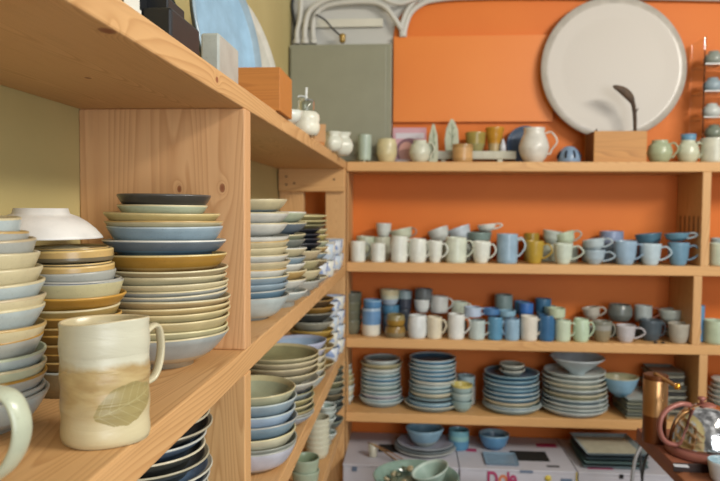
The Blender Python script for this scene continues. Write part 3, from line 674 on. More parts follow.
for i in range(13):
    rect_plate(.985, 2.715, ZB4+i*.0132, .13-.015*(i > 8), .15, ['#6d6f68', '#c7c8ba', '#54575a', '#aaa898'][i % 4], '%s rectangular plate, %s from the bottom behind the grinder' % (['grey', 'white', 'dark', 'buff'][i % 4], ['first', 'second', 'third', 'fourth', 'fifth', 'sixth', 'seventh', 'eighth', 'ninth', 'tenth', 'eleventh', 'twelfth', 'thirteenth'][i]), .06*((i*7) % 3-1)*.5, g, h=.012)
# right bay: white bowls
wR = [c('white', PW, WHT, WHT), c('off white', '#c9ccc6', PW, PW), c('grey white', PW, PW, PW), c('chalky', '#cfd2ce', PW, PW), c('pale', PW, PW, PW), c('ivory', '#d0cfc0', PW, PW)]
stack(at(728, 400, Y=2.70).x, 2.70, ZB4, [dict(z=ZB4+.135-.0185*i, R=.06+.004*i, H=.03, k=1.2, c=wR[i]) for i in range(6)], 'the stack right of the lower divider', 'white bowls right of the lower divider')

# ------------------------------------------------------------------ left unit, lower boards
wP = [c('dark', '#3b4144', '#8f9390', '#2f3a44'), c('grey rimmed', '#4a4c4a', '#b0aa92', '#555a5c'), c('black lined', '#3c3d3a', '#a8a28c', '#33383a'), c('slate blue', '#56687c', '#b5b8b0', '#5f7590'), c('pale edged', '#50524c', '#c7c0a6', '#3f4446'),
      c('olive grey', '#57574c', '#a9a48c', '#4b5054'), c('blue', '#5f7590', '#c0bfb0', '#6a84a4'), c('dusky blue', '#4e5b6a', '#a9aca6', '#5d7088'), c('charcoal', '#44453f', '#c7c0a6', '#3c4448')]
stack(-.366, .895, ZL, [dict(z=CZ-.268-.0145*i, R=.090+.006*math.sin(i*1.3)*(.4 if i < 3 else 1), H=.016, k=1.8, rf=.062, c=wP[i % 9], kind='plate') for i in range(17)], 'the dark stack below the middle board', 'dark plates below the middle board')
wE = [c('sage lined', '#a9aa8e', '#c2b990', '#a3a98e'), c('powder blue', BLU, PBL, BLU, '#9fb0c0'), c('light blue', '#9db3c8', PBL, BLU), c('dusk blue', '#7f97a5', GRY, BLU, '#b8bcc0'), c('cream', '#c5c2a8', '#cdc49a', CR, '#c9c6b4'), c('smoke grey', '#7a8078', '#8a8f86', GRY), c('lilac white', '#b9bcc8', GRY, WHT, '#c4bcb0')]
ys = [399, 408, 420, 431, 443, 458, 465]
stack(-.318, 1.345, ZL, [dict(y=y, x=272, R=.088, H=.036 if i < 6 else .045, k=2.5, rf=.046, c=wE[i]) for i, y in enumerate(ys)], 'the near stack on the lower board', 'bowls in the near stack on the lower board')
wF = [c('large olive lined', '#b0a886', '#bdb28a', '#8c8a66'), c('large cream', '#b9ae90', CR, CR), c('large beige', '#b3a88c', CR, CR), c('large greyish', '#aba489', CR, CR), c('large white', '#bcbcb4', '#cfccb8', WHT, '#b0a8a8'),
      c('pale blue', '#a9b3b2', '#8a8760', BLU), c('olive banded', '#a39c6f', '#b5ad80', GRY), c('straw', '#aba47c', CR, GRY), c('tan', '#b2a27c', '#8a8760', GRY), c('grey', '#83857a', GRY, GRY), c('blue grey', '#9aa7b5', GRY, BLU, '#8fa0b8')]
ys = [361, 366, 372, 379, 388, 398, 404, 411, 418, 426, 433]
stack(-.320, 1.62, ZL, [dict(y=y, x=295, R=.097 if i < 5 else .086, H=.028 if i < 5 else .026, k=1.9, rf=.055 if i < 5 else .048, t=.0036, c=wF[i]) for i, y in enumerate(ys)], 'the second stack on the lower board', 'bowls in the second stack on the lower board')
wG = [c('light blue lined', '#b3b8d0', '#a7b0c4', '#93a9c0'), c('lilac white', '#b5b4c2', CR, WHT), c('white', '#cfc9b8', CR, WHT), c('cream', CR, CR, CR), c('grey', GRY, CR, GRY), c('pale', PBL, CR, PBL)]
stack(-.318, 1.90, ZL, [dict(y=346+7*i, x=315, R=.078, H=.04, k=1.7, c=wG[i]) for i in range(6)], 'the third stack, lower left board', 'bowls in the third stack on the lower board')
wH = [c('dark brown', '#5c4a34', '#9a7a44', '#4c4236'), c('amber', '#8f6c34', '#a8813f', OCH), c('dark grey', '#4c4c46', '#8f8f80', '#3c3c3a'), c('grey cream', '#a3a292', '#8f8f80', GRY), c('yellow ochre', '#b2934a', '#bb9c50', '#a48a44'), c('golden', '#a98c48', '#bb9c50', OCH), c('tan', TAN, CR, TAN), c('brown', '#7f6c48', CR, TAN)]
stack(-.312, 2.10, ZL, [dict(z=at(320, y, Y=2.03).z, R=.072, H=.03, k=1.5, c=wH[i]) for i, y in enumerate([302, 309, 315, 324, 333, 341, 350, 358])], 'the brown stack, lower board far end', 'bowls in the brown and ochre stack')
PCOL = [('#c9cfd4', '#7f94bc'), ('#d3d2c6', '#9aa9c4'), ('#b9c6d2', '#d8d4c4')]
def patch_cup(x, Y, base, k, label, R=.036, h=.052):
    a, b = PCOL[k % 3]
    m = glaze(a); 
    key = ('patch', k % 3)
    if key not in _g:
        m2, nt, bs = newmat('patchwork_glaze'); tc = N(nt, 'ShaderNodeTexCoord'); v = N(nt, 'ShaderNodeTexVoronoi', Scale=42.); nt.links.new(tc.outputs['Object'], v.inputs['Vector'])
        sep = N(nt, 'ShaderNodeSeparateColor'); nt.links.new(v.outputs['Color'], sep.inputs[0])
        nt.links.new(mixc(nt, ramp(nt, sep.outputs[0], [(.45, (0,)*3), (.5, (1,)*3)]), lin(a), lin(b)), bs.inputs['Base Color']); bs.inputs['Roughness'].default_value = .3; _g[key] = m2
    prof = [(0, .002, 0), (R*.7, 0, 0), (R*.8, .004, 0), (R*.93, h*.5, 0), (R, h, 0), (R-.003, h, 0), (R*.9-.003, h*.5, 0), (R*.7, .006, 0), (0, .005, 0)]
    o = lathe('cup', prof, [_g[key]], None, (x, Y, base), seg=28); return tag(o, label, 'cup', 'blue and white patchwork cups')
n_ = 0
for (x, Y) in ((-.285, 2.02), (-.275, 2.12), (-.288, 2.24), (-.278, 2.36), (-.284, 2.47)):
    for lv in range(2 if Y > 2.05 else 1):
        patch_cup(x, Y, ZM+lv*.0525, n_, 'blue and white patchwork cup, %s, %s pile by the far end post' % (['lower', 'upper'][lv], ['first', 'second', 'third', 'fourth', 'last'][[2.02, 2.12, 2.24, 2.36, 2.47].index(Y)])); n_ += 1
for (x, Y, nm) in ((-.28, 2.29, 'nearer'), (-.275, 2.44, 'farther')):
    for lv in range(4):
        patch_cup(x, Y, ZL+lv*.0525, n_, 'blue and cream patterned cup, %s of the %s pile, end of lower board' % (['bottom', 'second', 'third', 'top'][lv], nm)); n_ += 1
# fourth board of the left unit
wI = [c('cream', '#bdbda6', CR, '#a9a98e')]*6
for i in range(6):
    cup(307.5, 330.5, 0, 2.10, ZL4+i*.0175, label='cream white cup, %s of six nested on the lowest visible left board' % ['bottom', 'second', 'third', 'fourth', 'fifth', 'top'][i], h=.042, shape='taper', bands=[(1, '#c3c2ac')], inner='#a9a992', group='six cream cups nested', hx=None)
for i in range(2):
    cup(293, 320, 0, 1.84, ZL4+i*.034, label='%s green glazed small bowl of the pair, nearest on the lowest visible board' % ['lower', 'upper'][i], h=.062, shape='bowl', bands=[(1, '#9aa892')], inner='#8a9c80', group='pair of green small bowls')
wK = [c('dark green', '#4f584c', '#6d7466', '#444b44'), c('green grey', '#6d7466', '#8b907c', GRY), c('olive', '#7b7a5c', CR, GRY), c('grey', '#7f8276', '#8b907c', GRY), c('brown', '#6b6450', '#8b7a5c', GRY), c('slate', '#57605f', '#7f8880', SLT), c('dark slate', '#4a5352', '#6d7466', SLT), c('teal grey', '#5f6c6a', '#8b907c', SLT)]
stack(-.290, 2.36, ZL4, [dict(z=CZ-.560-.022*i, R=.056, H=.03, k=1.5, c=wK[i]) for i in range(8)], 'the dark green stack, lowest left board', 'dark green bowls at the far end')
stack(-.281, 2.225, ZL4, [dict(z=CZ-.655-.02*i, R=.036, H=.026, k=1.5, c=c(w_, '#b7c0b8', PW, '#8fa39c')) for i, w_ in enumerate(['mint', 'pale mint', 'light mint', 'grey mint'])], 'the little stack beside nested cream cups', 'small mint bowls')
# things lying on bottom-board ends
# ------------------------------------------------------------------ front mug with leaf imprint
M = empty('mug', (-.2840, .607, ZM), 'tall cream and tan stoneware mug with olive leaf imprint on the middle board', 'mug', rot=(0, 0, .1))
mm, nt, b = newmat('leaf_mug_glaze')
tc = N(nt, 'ShaderNodeTexCoord'); sx = N(nt, 'ShaderNodeSeparateXYZ'); nt.links.new(tc.outputs['Object'], sx.inputs[0])
n1 = N(nt, 'ShaderNodeTexNoise', Scale=55., Detail=4.); nt.links.new(tc.outputs['Object'], n1.inputs['Vector'])
mp = N(nt, 'ShaderNodeMapping'); mp.inputs['Scale'].default_value = (12, 12, 60); nt.links.new(tc.outputs['Object'], mp.inputs['Vector'])
n2 = N(nt, 'ShaderNodeTexNoise', Scale=1.5, Detail=4., Distortion=1.0); nt.links.new(mp.outputs[0], n2.inputs['Vector'])
zz = N(nt, 'ShaderNodeMath', operation='MULTIPLY_ADD'); zz.inputs[1].default_value = .018; nt.links.new(n1.outputs['Fac'], zz.inputs[0]); nt.links.new(sx.outputs['Z'], zz.inputs[2])
up = ramp(nt, zz.outputs[0], [(.0815, (0,)*3), (.0825, (1,)*3)])
tan_ = mixc(nt, ramp(nt, n2.outputs['Fac'], [(.35, (0,)*3), (.65, (1,)*3)]), lin('#a98f60'), lin('#bda878'))
lowf = ramp(nt, zz.outputs[0], [(.030, (1,)*3), (.052, (0,)*3)])
tan_ = mixc(nt, lowf, tan_, lin('#c9bd97'))
base_ = mixc(nt, up, tan_, lin('#c4c2ac'))
# leaf: pointed ellipse on the camera side, mapped by angle and height
at2 = N(nt, 'ShaderNodeMath', operation='ARCTAN2'); nt.links.new(sx.outputs['Y'], at2.inputs[0]); nt.links.new(sx.outputs['X'], at2.inputs[1])
def mth(op, a, b_=None, c_=None):
    n = N(nt, 'ShaderNodeMath', operation=op)
    for i, v in enumerate((a, b_, c_)):
        if v is None: continue
        if hasattr(v, 'is_linked'): nt.links.new(v, n.inputs[i])
        else: n.inputs[i].default_value = v
    return n.outputs[0]
ua = mth('MULTIPLY', mth('SUBTRACT', at2.outputs[0], -.74), .0395)      # arc length
vz = mth('SUBTRACT', sx.outputs['Z'], .0385)
ca, sa = math.cos(.33), math.sin(.33)
lu = mth('ADD', mth('MULTIPLY', ua, ca), mth('MULTIPLY', vz, sa)); lv = mth('SUBTRACT', mth('MULTIPLY', vz, ca), mth('MULTIPLY', ua, sa))
wdt = mth('SUBTRACT', 1., mth('POWER', mth('ABSOLUTE', mth('DIVIDE', lu, .031)), 2.6))
half = mth('MULTIPLY', mth('MAXIMUM', wdt, 0.), .0175)
jag = mth('MULTIPLY_ADD', n1.outputs['Fac'], .012, -.006)
ins = mth('GREATER_THAN', mth('ADD', half, jag), mth('ABSOLUTE', lv))
ins = mth('MULTIPLY', ins, mth('GREATER_THAN', wdt, .02))
vein = mth('LESS_THAN', mth('ABSOLUTE', lv), .0005)
vein2 = mth('LESS_THAN', mth('PINGPONG', mth('ADD', lu, mth('MULTIPLY', mth('ABSOLUTE', lv), -.8)), .0045), .00035)
leafc = mixc(nt, n1.outputs['Fac'], lin('#8f8050'), lin('#a39564'))
leafc = mixc(nt, mth('MAXIMUM', vein, vein2), leafc, lin('#a89c6e'))
nt.links.new(mixc(nt, ins, base_, leafc), b.inputs['Base Color'])
b.inputs['Roughness'].default_value = .35
# carved rings as bump
wv = mth('SINE', mth('MULTIPLY', mth('ADD', sx.outputs['Z'], mth('MULTIPLY', n2.outputs['Fac'], .01)), 420.))
bandm = mth('MULTIPLY', mth('GREATER_THAN', sx.outputs['Z'], .028), mth('LESS_THAN', sx.outputs['Z'], .082))
hh = mth('ADD', mth('MULTIPLY', mth('MULTIPLY', wv, bandm), mth('POWER', n1.outputs['Fac'], 2.)), mth('MULTIPLY', n2.outputs['Fac'], .8))
bp = N(nt, 'ShaderNodeBump', Strength=.5, Distance=.0022); nt.links.new(hh, bp.inputs['Height']); nt.links.new(bp.outputs[0], b.inputs['Normal'])
H_ = .1105; prof = [(0, .002, 0), (.034, .002, 0), (.0365, 0, 0), (.0385, .001, 0)]
for i in range(1, 25): 
    u = i/24; prof.append((.0392+.0005*math.sin(u*25)+.0006*u, u*(H_-.002)+.002*u*0+.001, 0))
prof += [(.0396, H_, 1), (.038, H_+.0007, 1), (.0364, H_-.001, 2), (.0355, H_-.012, 2), (.0345, .03, 2), (.032, .008, 2), (0, .006, 2)]
lathe('body', prof, [mm, glaze('#d9cba4'), glaze('#cbbf98')], M, seg=72, wob=.0025, oval=.012, square=.022, phase=.6)
tube('handle', [(.030, .022, .094), (.035, .034, .099), (.0385, .041, .095), (.040, .044, .078), (.0385, .042, .060), (.035, .034, .048), (.029, .022, .045)], .0028, glaze('#c9c0a0'), M, flat=1.9, up=(-1., .7, 0))
# celadon mug, mostly left of the frame
M = empty('mug', (-.3525, .455, ZM), 'celadon green mug at the left edge, only its broad handle in view', 'mug')
prof = [(0, .002, 0), (.034, .002, 0), (.036, 0, 0), (.039, .002, 0), (.0415, .02, 0), (.042, .06, 0), (.041, .098, 0), (.040, .0995, 0), (.038, .098, 0), (.0385, .06, 0), (.038, .02, 0), (.03, .007, 0), (0, .006, 0)]
lathe('body', prof, [glaze('#b4bca2')], M, seg=48, wob=.001)
tube('handle', [(.038, .004, .076), (.054, .000, .084), (.071, -.002, .081), (.0795, -.003, .066), (.0785, -.003, .048), (.068, -.001, .030), (.052, .001, .018), (.038, .003, .014)], .0034, glaze('#b9c0a8'), M, flat=2.6, up=(.25, 1, 0), sub=8, seg=14)

# ------------------------------------------------------------------ top board of the left unit
blk = plain('black_lacquer', '#141619', .42)
o = box('black_box', -.289, -.256, .712, .808, ZT, ZT+.034, blk, None, .003)
tag(o, 'glossy black box on the top left board beside the white block', 'box')
o = box('black_box', -.300, -.268, .735, .79, ZT+.0342, ZT+.052, blk, None, .002); tag(o, 'small black box lying on the larger glossy black box', 'box')
o = box('black_box', -.335, -.292, .70, .80, ZT, ZT+.060, blk, None, .003); tag(o, 'taller black box at the back of the glossy black box', 'box')
M = empty('tag_stand', (-.264, .628, ZT), 'small white card tag standing near the black boxes on the top board', 'tag', rot=(0, 0, .5))
box('card', -.007, .007, -.001, .001, 0, .045, plain('card_white', '#d6d4c8', .7), M, 0)
box('base_strip', -.008, .008, -.006, .006, 0, .006, plain('card_white', '#d6d4c8', .7), M, .001)
M = empty('ceramic_block', (-.269, .943, ZT), 'white grey ceramic block vase before the blue platter on the top board', 'vase')
box('body', -.0125, .0125, -.051, .051, 0, .053, glaze('#a9afa8'), M, .003); box('neck', -.006, .006, -.012, .012, .053, .056, glaze('#c4c5ba'), M, .001)
# platters leaning against the wall
def platter(cx, cy, cz, R, tiltv, yaw, cols, label, ribs=False, th=.006, rimh=.02, seg=72):
    prof = [(0, 0, 0), (R*.55, 0, 0), (R*.55, -.006, 0), (R*.58, -.006, 0), (R*.6, 0, 0), (R*.9, rimh*.5, 0), (R, rimh, 0), (R+.001, rimh+th*.5, 1), (R-.003, rimh+th, 1), (R*.9, rimh*.5+th, 2)]
    m = 30 if ribs else 14
    for i in range(1, m): prof.append((R*.9*(1-i/m), th+rimh*.5*max(0, 1-i*14/m/3)+(.0008 if ribs and i % 2 else 0), 2))
    prof.append((0, th, 2))
    o = lathe('platter', prof, [glaze(cols[0]), glaze(cols[1]), (glaze(cols[2], .45, .12) if not ribs else wallmat('platter_clay', cols[2], '#bfb9b0', 1.5, .5))], None, (cx, cy, cz), None, seg, 0)
    o.rotation_euler = Vector((math.cos(tiltv)*math.cos(yaw), math.cos(tiltv)*math.sin(yaw), math.sin(tiltv))).to_track_quat('Z', 'Y').to_euler()
    return tag(o, label, 'platter')
platter(-.378, 1.315, ZT+.152, .152, .16, -.15, ('#5d6058', '#8fa5b2', '#8db0c8'), 'large sky blue platter leaning on the cream wall, top left board', th=.007)
platter(-.392, 1.60, ZT+.152, .160, .22, -.12, ('#b5b3a6', '#c9c7bb', '#b9b8ac'), 'lacy grey white platter leaning behind the sky blue platter')
platter(-.447, 1.10, ZT+.118, .122, .22, -.12, ('#5d6058', '#5d6058', '#5f6358'), 'dark olive platter edge showing left of the sky blue platter')
wb = pine('honey_wood', 'x', '#bd7a36', '#a26226', off=4.)
M = empty('wooden_box', (-.281, 1.30, ZT), 'honey brown wooden tray box overhanging the top left board', 'box')
box('front_wall', -.042, .038, -.063, -.055, 0, .079, wb, M, .001); box('back_wall', -.042, .038, .055, .063, 0, .079, wb, M, .001)
box('side_wall', -.042, -.034, -.0548, .0548, 0, .079, wb, M, .001); box('side_wall', .030, .038, -.0548, .0548, 0, .079, wb, M, .001); box('base_panel', -.0338, .0298, -.0548, .0548, .001, .006, wb, M, 0)
# pump jar
glass = clear('clear_glass', '#eef2ee')
jx, jy = -.260, 1.655
M = empty('jar', (jx, jy, ZT), 'white round jar with clear glass dispenser cap on the top left board', 'jar')
SC = .95
def scl(p): return [(r*SC, z*1.05, k) for r, z, k in p]
lathe('body', scl([(0, 0, 0), (.028, 0, 0), (.034, .01, 0), (.036, .022, 0), (.033, .030, 0), (.035, .036, 0), (.033, .048, 0), (.026, .054, 0), (0, .055, 0)]), [glaze('#d8d6c4')], M, seg=36)
lathe('glass_cap', scl([(.020, .0552, 0), (.021, .060, 0), (.021, .078, 0), (.017, .083, 0), (.005, .084, 0), (.005, .082, 0), (.015, .081, 0), (.019, .077, 0), (.019, .060, 0), (.018, .0552, 0)]), [glass], M, seg=32)
SP = tube('spout', [(0, 0, .086), (0, 0, .104), (.001, 0, .116)], .003, glaze('#d9dcd8'), M); tube('nozzle', [(0, 0, .093), (-.013, -.004, .095), (-.020, -.006, .092)], .002, glaze('#c9ccc8'), SP)
o = lathe('bowl', [(0, .003, 0), (.015, 0, 0), (.03, .012, 0), (.036, .030, 0), (.033, .030, 0), (.027, .013, 0), (0, .007, 0)], [glaze('#cfd3c8')], None, (-.272, 1.455, ZT), seg=32); tag(o, 'small white bowl between the wooden tray and the white jar', 'bowl')
M = empty('wooden_holder', (-.268, 1.94, ZT), 'amber brown wooden card holder beside the white jar, top left board', 'holder', rot=(0, 0, .2))
box('block', -.016, .016, -.02, .02, 0, .045, wb, M, .002); box('card', -.014, .018, -.0215, -.0205, .01, .06, plain('amber_card', '#b98a55', .5), M, 0)
prof = [(0, 0, 0), (.022, 0, 0), (.034, .016, 0), (.037, .034, 0), (.03, .052, 0), (.022, .060, 0), (.030, .076, 0), (.027, .076, 0), (.019, .060, 0), (.026, .05, 0), (.033, .034, 0), (0, .008, 0)]
for (px, Y, R_, lb) in ((333, 2.12, .8, 'left white ruffled vase near the corner of the top boards'), (342, 2.28, 1., 'right white ruffled vase near the corner of the top boards')):
    p = at(px, 150, Y=Y); me_ = lathe('vase', [(r*R_, z*R_, s) for r, z, s in prof], [glaze('#cfd0c0')], None, (p.x, Y, ZT), seg=40, square=.07); tag(me_, lb, 'vase', 'white ruffled vases')

# ------------------------------------------------------------------ top back shelf
def t1(x0, x1, yt, label, Y=2.67, **kw): return cup(x0, x1, yt, Y, ZT, label=label, **kw)
o = t1(358.5, 371, 133, 'tall pale celadon cup on three small feet, left on the top back shelf', bands=[(1, '#a9b9aa')], kind='footed_cup', h=.1)
o.location.z = ZT+.010; rt = empty('footed_cup', o.location-Vector((0, 0, .01)), o['label'], 'cup'); o.name = 'body'; o.parent = rt; o.location = (0, 0, .010)
for k_ in ('label', 'category'): del o[k_]
rt.name = 'footed_cup'
for k in range(3):
    a = PI/2+k*2*PI/3+PI; tube('foot', [(.018*math.cos(a), .018*math.sin(a), .014), (.019*math.cos(a), .019*math.sin(a), 0)], .004, glaze('#c4cbb8'), rt)
t1(377.5, 396.5, 140, 'round cream tumbler beside the footed celadon cup', bands=[(1, '#c9bf96')], shape='round', kind='tumbler')
# framed photo
p = at(409.5, 142, Y=2.745)
M = empty('portrait_card', (p.x, 2.742, ZT), 'pink and grey portrait card standing behind the white round jug', 'card', rot=(-.12, 0, 0))
box('card', -.067, .067, -.0015, .0015, 0, .15, plain('pink_card', '#c79aa4', .35), M, .0005)
box('title_band', -.055, .058, -.0022, -.0016, .105, .128, plain('silver_print', '#c9c4cc', .3), M, 0)
bm = bmesh.new(); bmesh.ops.create_circle(bm, cap_ends=True, segments=32, radius=1); me = bpy.data.meshes.new('hair_shape'); bmesh.ops.transform(bm, matrix=Matrix.Translation((.0, -.0024, .055)) @ Matrix.Rotation(PI/2, 4, 'X') @ Matrix.Diagonal((.055, .052, 1, 1)), verts=bm.verts); bm.to_mesh(me); bm.free()
link('hair_shape', me, plain('mauve_print', '#7a5560', .35), M, smooth=False)
bm = bmesh.new(); bmesh.ops.create_circle(bm, cap_ends=True, segments=32, radius=1); me = bpy.data.meshes.new('face_shape'); bmesh.ops.transform(bm, matrix=Matrix.Translation((-.012, -.0028, .05)) @ Matrix.Rotation(PI/2, 4, 'X') @ Matrix.Diagonal((.032, .042, 1, 1)), verts=bm.verts); bm.to_mesh(me); bm.free()
link('face_shape', me, plain('skin_print', '#bd8f84', .35), M, smooth=False)
box('collar_shape', -.055, .0, -.0032, -.0028, .002, .02, plain('print_white', '#d8d4d8', .3), M, 0)
t1(410, 430, 141, 'round white jug with ear handle before the portrait card', bands=[(1, '#c9cbb8')], shape='globe', hx=437, Y=2.66, kind='jug')
# grey tray-shelf on feet with leaf stones
x0, x1 = at(433, 150, Y=2.73).x, at(515, 150, Y=2.73).x
M = empty('display_stand', ((x0+x1)/2, 2.735, ZT), 'long low pale stone display stand on small feet, top back shelf', 'stand')
w = (x1-x0)/2
box('slab', -w, w, -.04, .04, .018, .050, glaze('#b7b7a6', .6), M, .003)
for sx_ in (-w*.75, w*.62): box('foot', sx_-.01, sx_+.01, -.035, .035, 0, .018, glaze('#c9c9b8', .6), M, .002)
def stone(px, ytop, wpx, Y, z, lb):
    p = at(px, 150, Y=Y); h = at(px, ytop, Y=Y).z-z; ww = wpx/2/FPX*Y
    pts = [(-ww*.85, 0), (-ww, h*.35), (-ww*.8, h*.7), (-ww*.15, h), (ww*.25, h*.97), (ww*.85, h*.68), (ww, h*.3), (ww*.9, 0)]
    M = empty('leaf_stone', (p.x, Y, z), lb, 'ornament', 'pair of leaf imprint ornaments')
    prism('slab', pts, -.009, .009, glaze('#b3b8a2', .6), M, bev=.002)
    tube('leaf_vein', [(0, -.0092, h*.12), (ww*.1, -.0092, h*.5), (0, -.0092, h*.85)], .0014, glaze('#6f7d63', .7), M)
    tube('leaf_vein', [(0, -.0092, h*.35), (ww*.45, -.0092, h*.55)], .0011, glaze('#6f7d63', .7), M); tube('leaf_vein', [(0, -.0092, h*.45), (-ww*.45, -.0092, h*.6)], .0011, glaze('#6f7d63', .7), M)
    tube('leaf_vein', [(0, -.0092, h*.6), (ww*.35, -.0092, h*.76)], .0011, glaze('#6f7d63', .7), M)
stone(433, 123.5, 10, 2.665, ZT, 'shorter grey green leaf imprint ornament beside the white round jug'); stone(451.5, 119, 14, 2.72, ZT+.0502, 'taller pointed leaf imprint ornament standing on the display stand')
t1(453.5, 472, 145, 'small terracotta cup with carved pattern before the display stand', bands=[(.25, '#b08a58'), (.8, '#c39a66'), (1, '#a8824f')], Y=2.64)
cup(466, 485, 133.5, 2.735, ZT+.0502, label='olive amber cup, left of two on the display stand', bands=[(.4, '#8f8a5c'), (1, '#9b8a48')], shape='taper')
cup(486, 503.5, 128.5, 2.735, ZT+.0502, label='amber yellow footed goblet, right of two on the display stand', bands=[(.35, '#b09a70'), (1, '#b8862c')], shape='flare', kind='goblet')
o = lathe('ornament', [(0, 0, 0), (.013, 0, 0), (.011, .02, 0), (.004, .045, 0), (0, .05, 0)], [glaze('#c9ced6')], None, (at(503, 140, Y=2.71).x, 2.71, ZT+.0502), seg=24); tag(o, 'small white pointed cone beside the amber goblet', 'ornament')
platter(at(526, 140, Y=2.765).x, 2.775, ZT+.0785, .077, .12, -PI/2, ('#33435c', '#44566e', '#3a4f6a'), 'dark navy round plate leaning behind the white pitcher', rimh=.008, th=.005)
t1(520.5, 548, 129, 'white bellied pitcher with large handle before the navy plate', bands=[(1, '#cfccc2')], shape='belly', hx=561, Y=2.66, kind='pitcher', h=None)
# pierced dome
p = at(569, 150, Y=2.66)
M = empty('pierced_dome', (p.x, 2.66, ZT), 'small blue grey pierced dome between the pitcher and the wooden box', 'ornament')
lathe('dome', [(0, .0, 0), (.040, 0, 0), (.043, .006, 0), (.042, .025, 0), (.034, .047, 0), (.018, .062, 0), (0, .066, 0)], [glaze('#7c93ad')], M, seg=40)
for k in range(9):
    a = -PI+k*PI/4+.3
    tube('slot', [(.0425*math.cos(a), .0425*math.sin(a), .018), (.0405*math.cos(a), .0405*math.sin(a), .030), (.033*math.cos(a), .033*math.sin(a), .044)], .0048, plain('dark_hole', '#1d2430', .8), M, seg=8)
# wooden box, branch, great plate
xb0, xb1 = at(594, 145, Y=2.62).x, at(647, 145, Y=2.62).x
M = empty('wooden_box', ((xb0+xb1)/2, 2.69, ZT), 'open worn wooden box holding a driftwood branch on the top back shelf', 'box')
ob = pine('old_wood', 'x', '#c08a48', '#96632c', off=7.); ob2 = pine('dark_old_wood', 'y', '#6c4526', '#4f3018', off=3.)
w = (xb1-xb0)/2; hb = .118
box('front_panel', -w, w, -.07, -.061, 0, hb, ob, M, .0015); box('back_panel', -w, w, .061, .07, 0, hb, ob, M, .0015)
box('side_panel', -w, -w+.009, -.0608, .0608, 0, hb, ob2, M, .0015); box('side_panel', w-.009, w, -.0608, .0608, 0, hb, ob, M, .0015); box('base_panel', -w+.0092, w-.0092, -.0608, .0608, 0, .008, ob2, M, 0)
br = wallmat('driftwood', '#5f4a36', '#3d3026', 30.)
q = lambda px, py, Y: at(px, py, Y=Y)
M = empty('driftwood_branch', (q(635, 131, 2.67).x, 2.67, ZT+.008), 'dark dried branch with curled tip rising from the worn wooden box', 'branch')
L0 = M.location
tube('stem', [Vector((0, 0, 0)), q(635, 128, 2.67)-L0, q(634, 108, 2.66)-L0, q(631, 98, 2.65)-L0], .0058, br, M, taper=lambda u: 1+.5*u)
tube('pod', [q(632.5, 104, 2.655)-L0, q(631, 99, 2.65)-L0, q(626, 93, 2.645)-L0, q(620, 89, 2.64)-L0, q(613, 86, 2.64)-L0], .0105, br, M, flat=.6, taper=lambda u: .35+1.2*math.sin(PI*min(1, u*1.02))**.8)
tube('twig', [q(635, 115, 2.665)-L0, q(638, 108, 2.66)-L0], .002, br, M)
M2 = empty('driftwood_branch', (q(596, 130, 2.68).x, 2.68, ZT+.008), 'tiny dry twig stub at the left end of the worn wooden box', 'branch')
tube('stem', [(0, 0, 0), (0, 0, .108), (.004, 0, .122)], .0035, br, M2)
platter(at(612, 69, Y=2.775).x, 2.772, at(612, 69, Y=2.775).z, .279, .045, -PI/2, ('#a8a096', '#b0a99e', '#bfb8ae'), 'huge round off white stoneware platter mounted on the orange wall', ribs=True, th=.012, rimh=.007, seg=96)
# right group
t1(649, 671, 141, 'squat celadon jug with side spout right of the worn wooden box', bands=[(1, '#a3ac8c')], shape='globe', hx=679, Y=2.66, kind='jug')
t1(678.5, 698, 141, 'round cream jug with blue collar, top back shelf', bands=[(1, '#c3c6ad')], shape='globe', hx=704, Y=2.66, kind='jug')
p = at(688.5, 138, Y=2.66)
o = lathe('cup', [(0, .002, 0), (.022, 0, 0), (.0255, .004, 0), (.027, .027, 0), (.025, .027, 0), (.023, .006, 0), (0, .005, 0)], [glaze('#6590ac')], None, (p.x, 2.66, at(688.5, 141, Y=2.66).z-.002), seg=32); tag(o, 'small blue cup sitting on the mouth of the cream jug', 'cup')
t1(703, 725, 139, 'cream white mug under the clear rack at the right edge', bands=[(1, '#c8c9b8')], hx=698, Y=2.65)
# clear rack with little pots
acr = clear('clear_acrylic', '#f4f6f6', .02, 1.3)
xl, xr_ = at(702, 100, Y=2.70).x, 1.40
M = empty('clear_rack', ((xl+xr_)/2, 2.745, ZT), 'clear acrylic tiered rack with little pots at the right edge', 'rack')
w = (xr_-xl)/2; zr = [at(710, y, Y=2.70).z-ZT for y in (138.5, 117, 91, 64)]
for s in (-1, 1): box('side_panel', s*w-.002, s*w+.002, -.06, .06, 0, at(710, 38, Y=2.7).z-ZT, acr, M, 0)
for z in zr:
    TR = box('shelf_tray', -w+.0022, w-.0022, -.06, .06, z-.004, z, acr, M, 0)
    box('front_edge', -w+.0022, w-.0022, -.0625, -.0602, -.002, .002, plain('frosted_edge', '#d8d8d4', .3), TR, 0)
for (px, yt, z, cl, lb) in ((714, 122, zr[0], '#7b8474', 'green grey'), (712, 98.5, zr[1], '#c3c8c2', 'white'), (713, 74, zr[2], '#93a5ae', 'pale blue'), (714, 48, zr[3], '#8f968c', 'grey ribbed')):
    p = at(px, yt, Y=2.735); hh_ = .056
    o = lathe('little_pot', [(0, 0, 0), (.02, 0, 0), (.032, .012, 0), (.034, .028, 0), (.026, .044, 0), (.018, .048, 0), (.02, .054, 0), (.008, .053, 0), (.006, .057, 0), (0, .058, 0)], [glaze(cl)], None, (p.x, 2.735, ZT+z+.0003), seg=28)
    tag(o, '%s little lidded pot on the clear rack' % lb, 'pot', 'little pots on the clear rack')

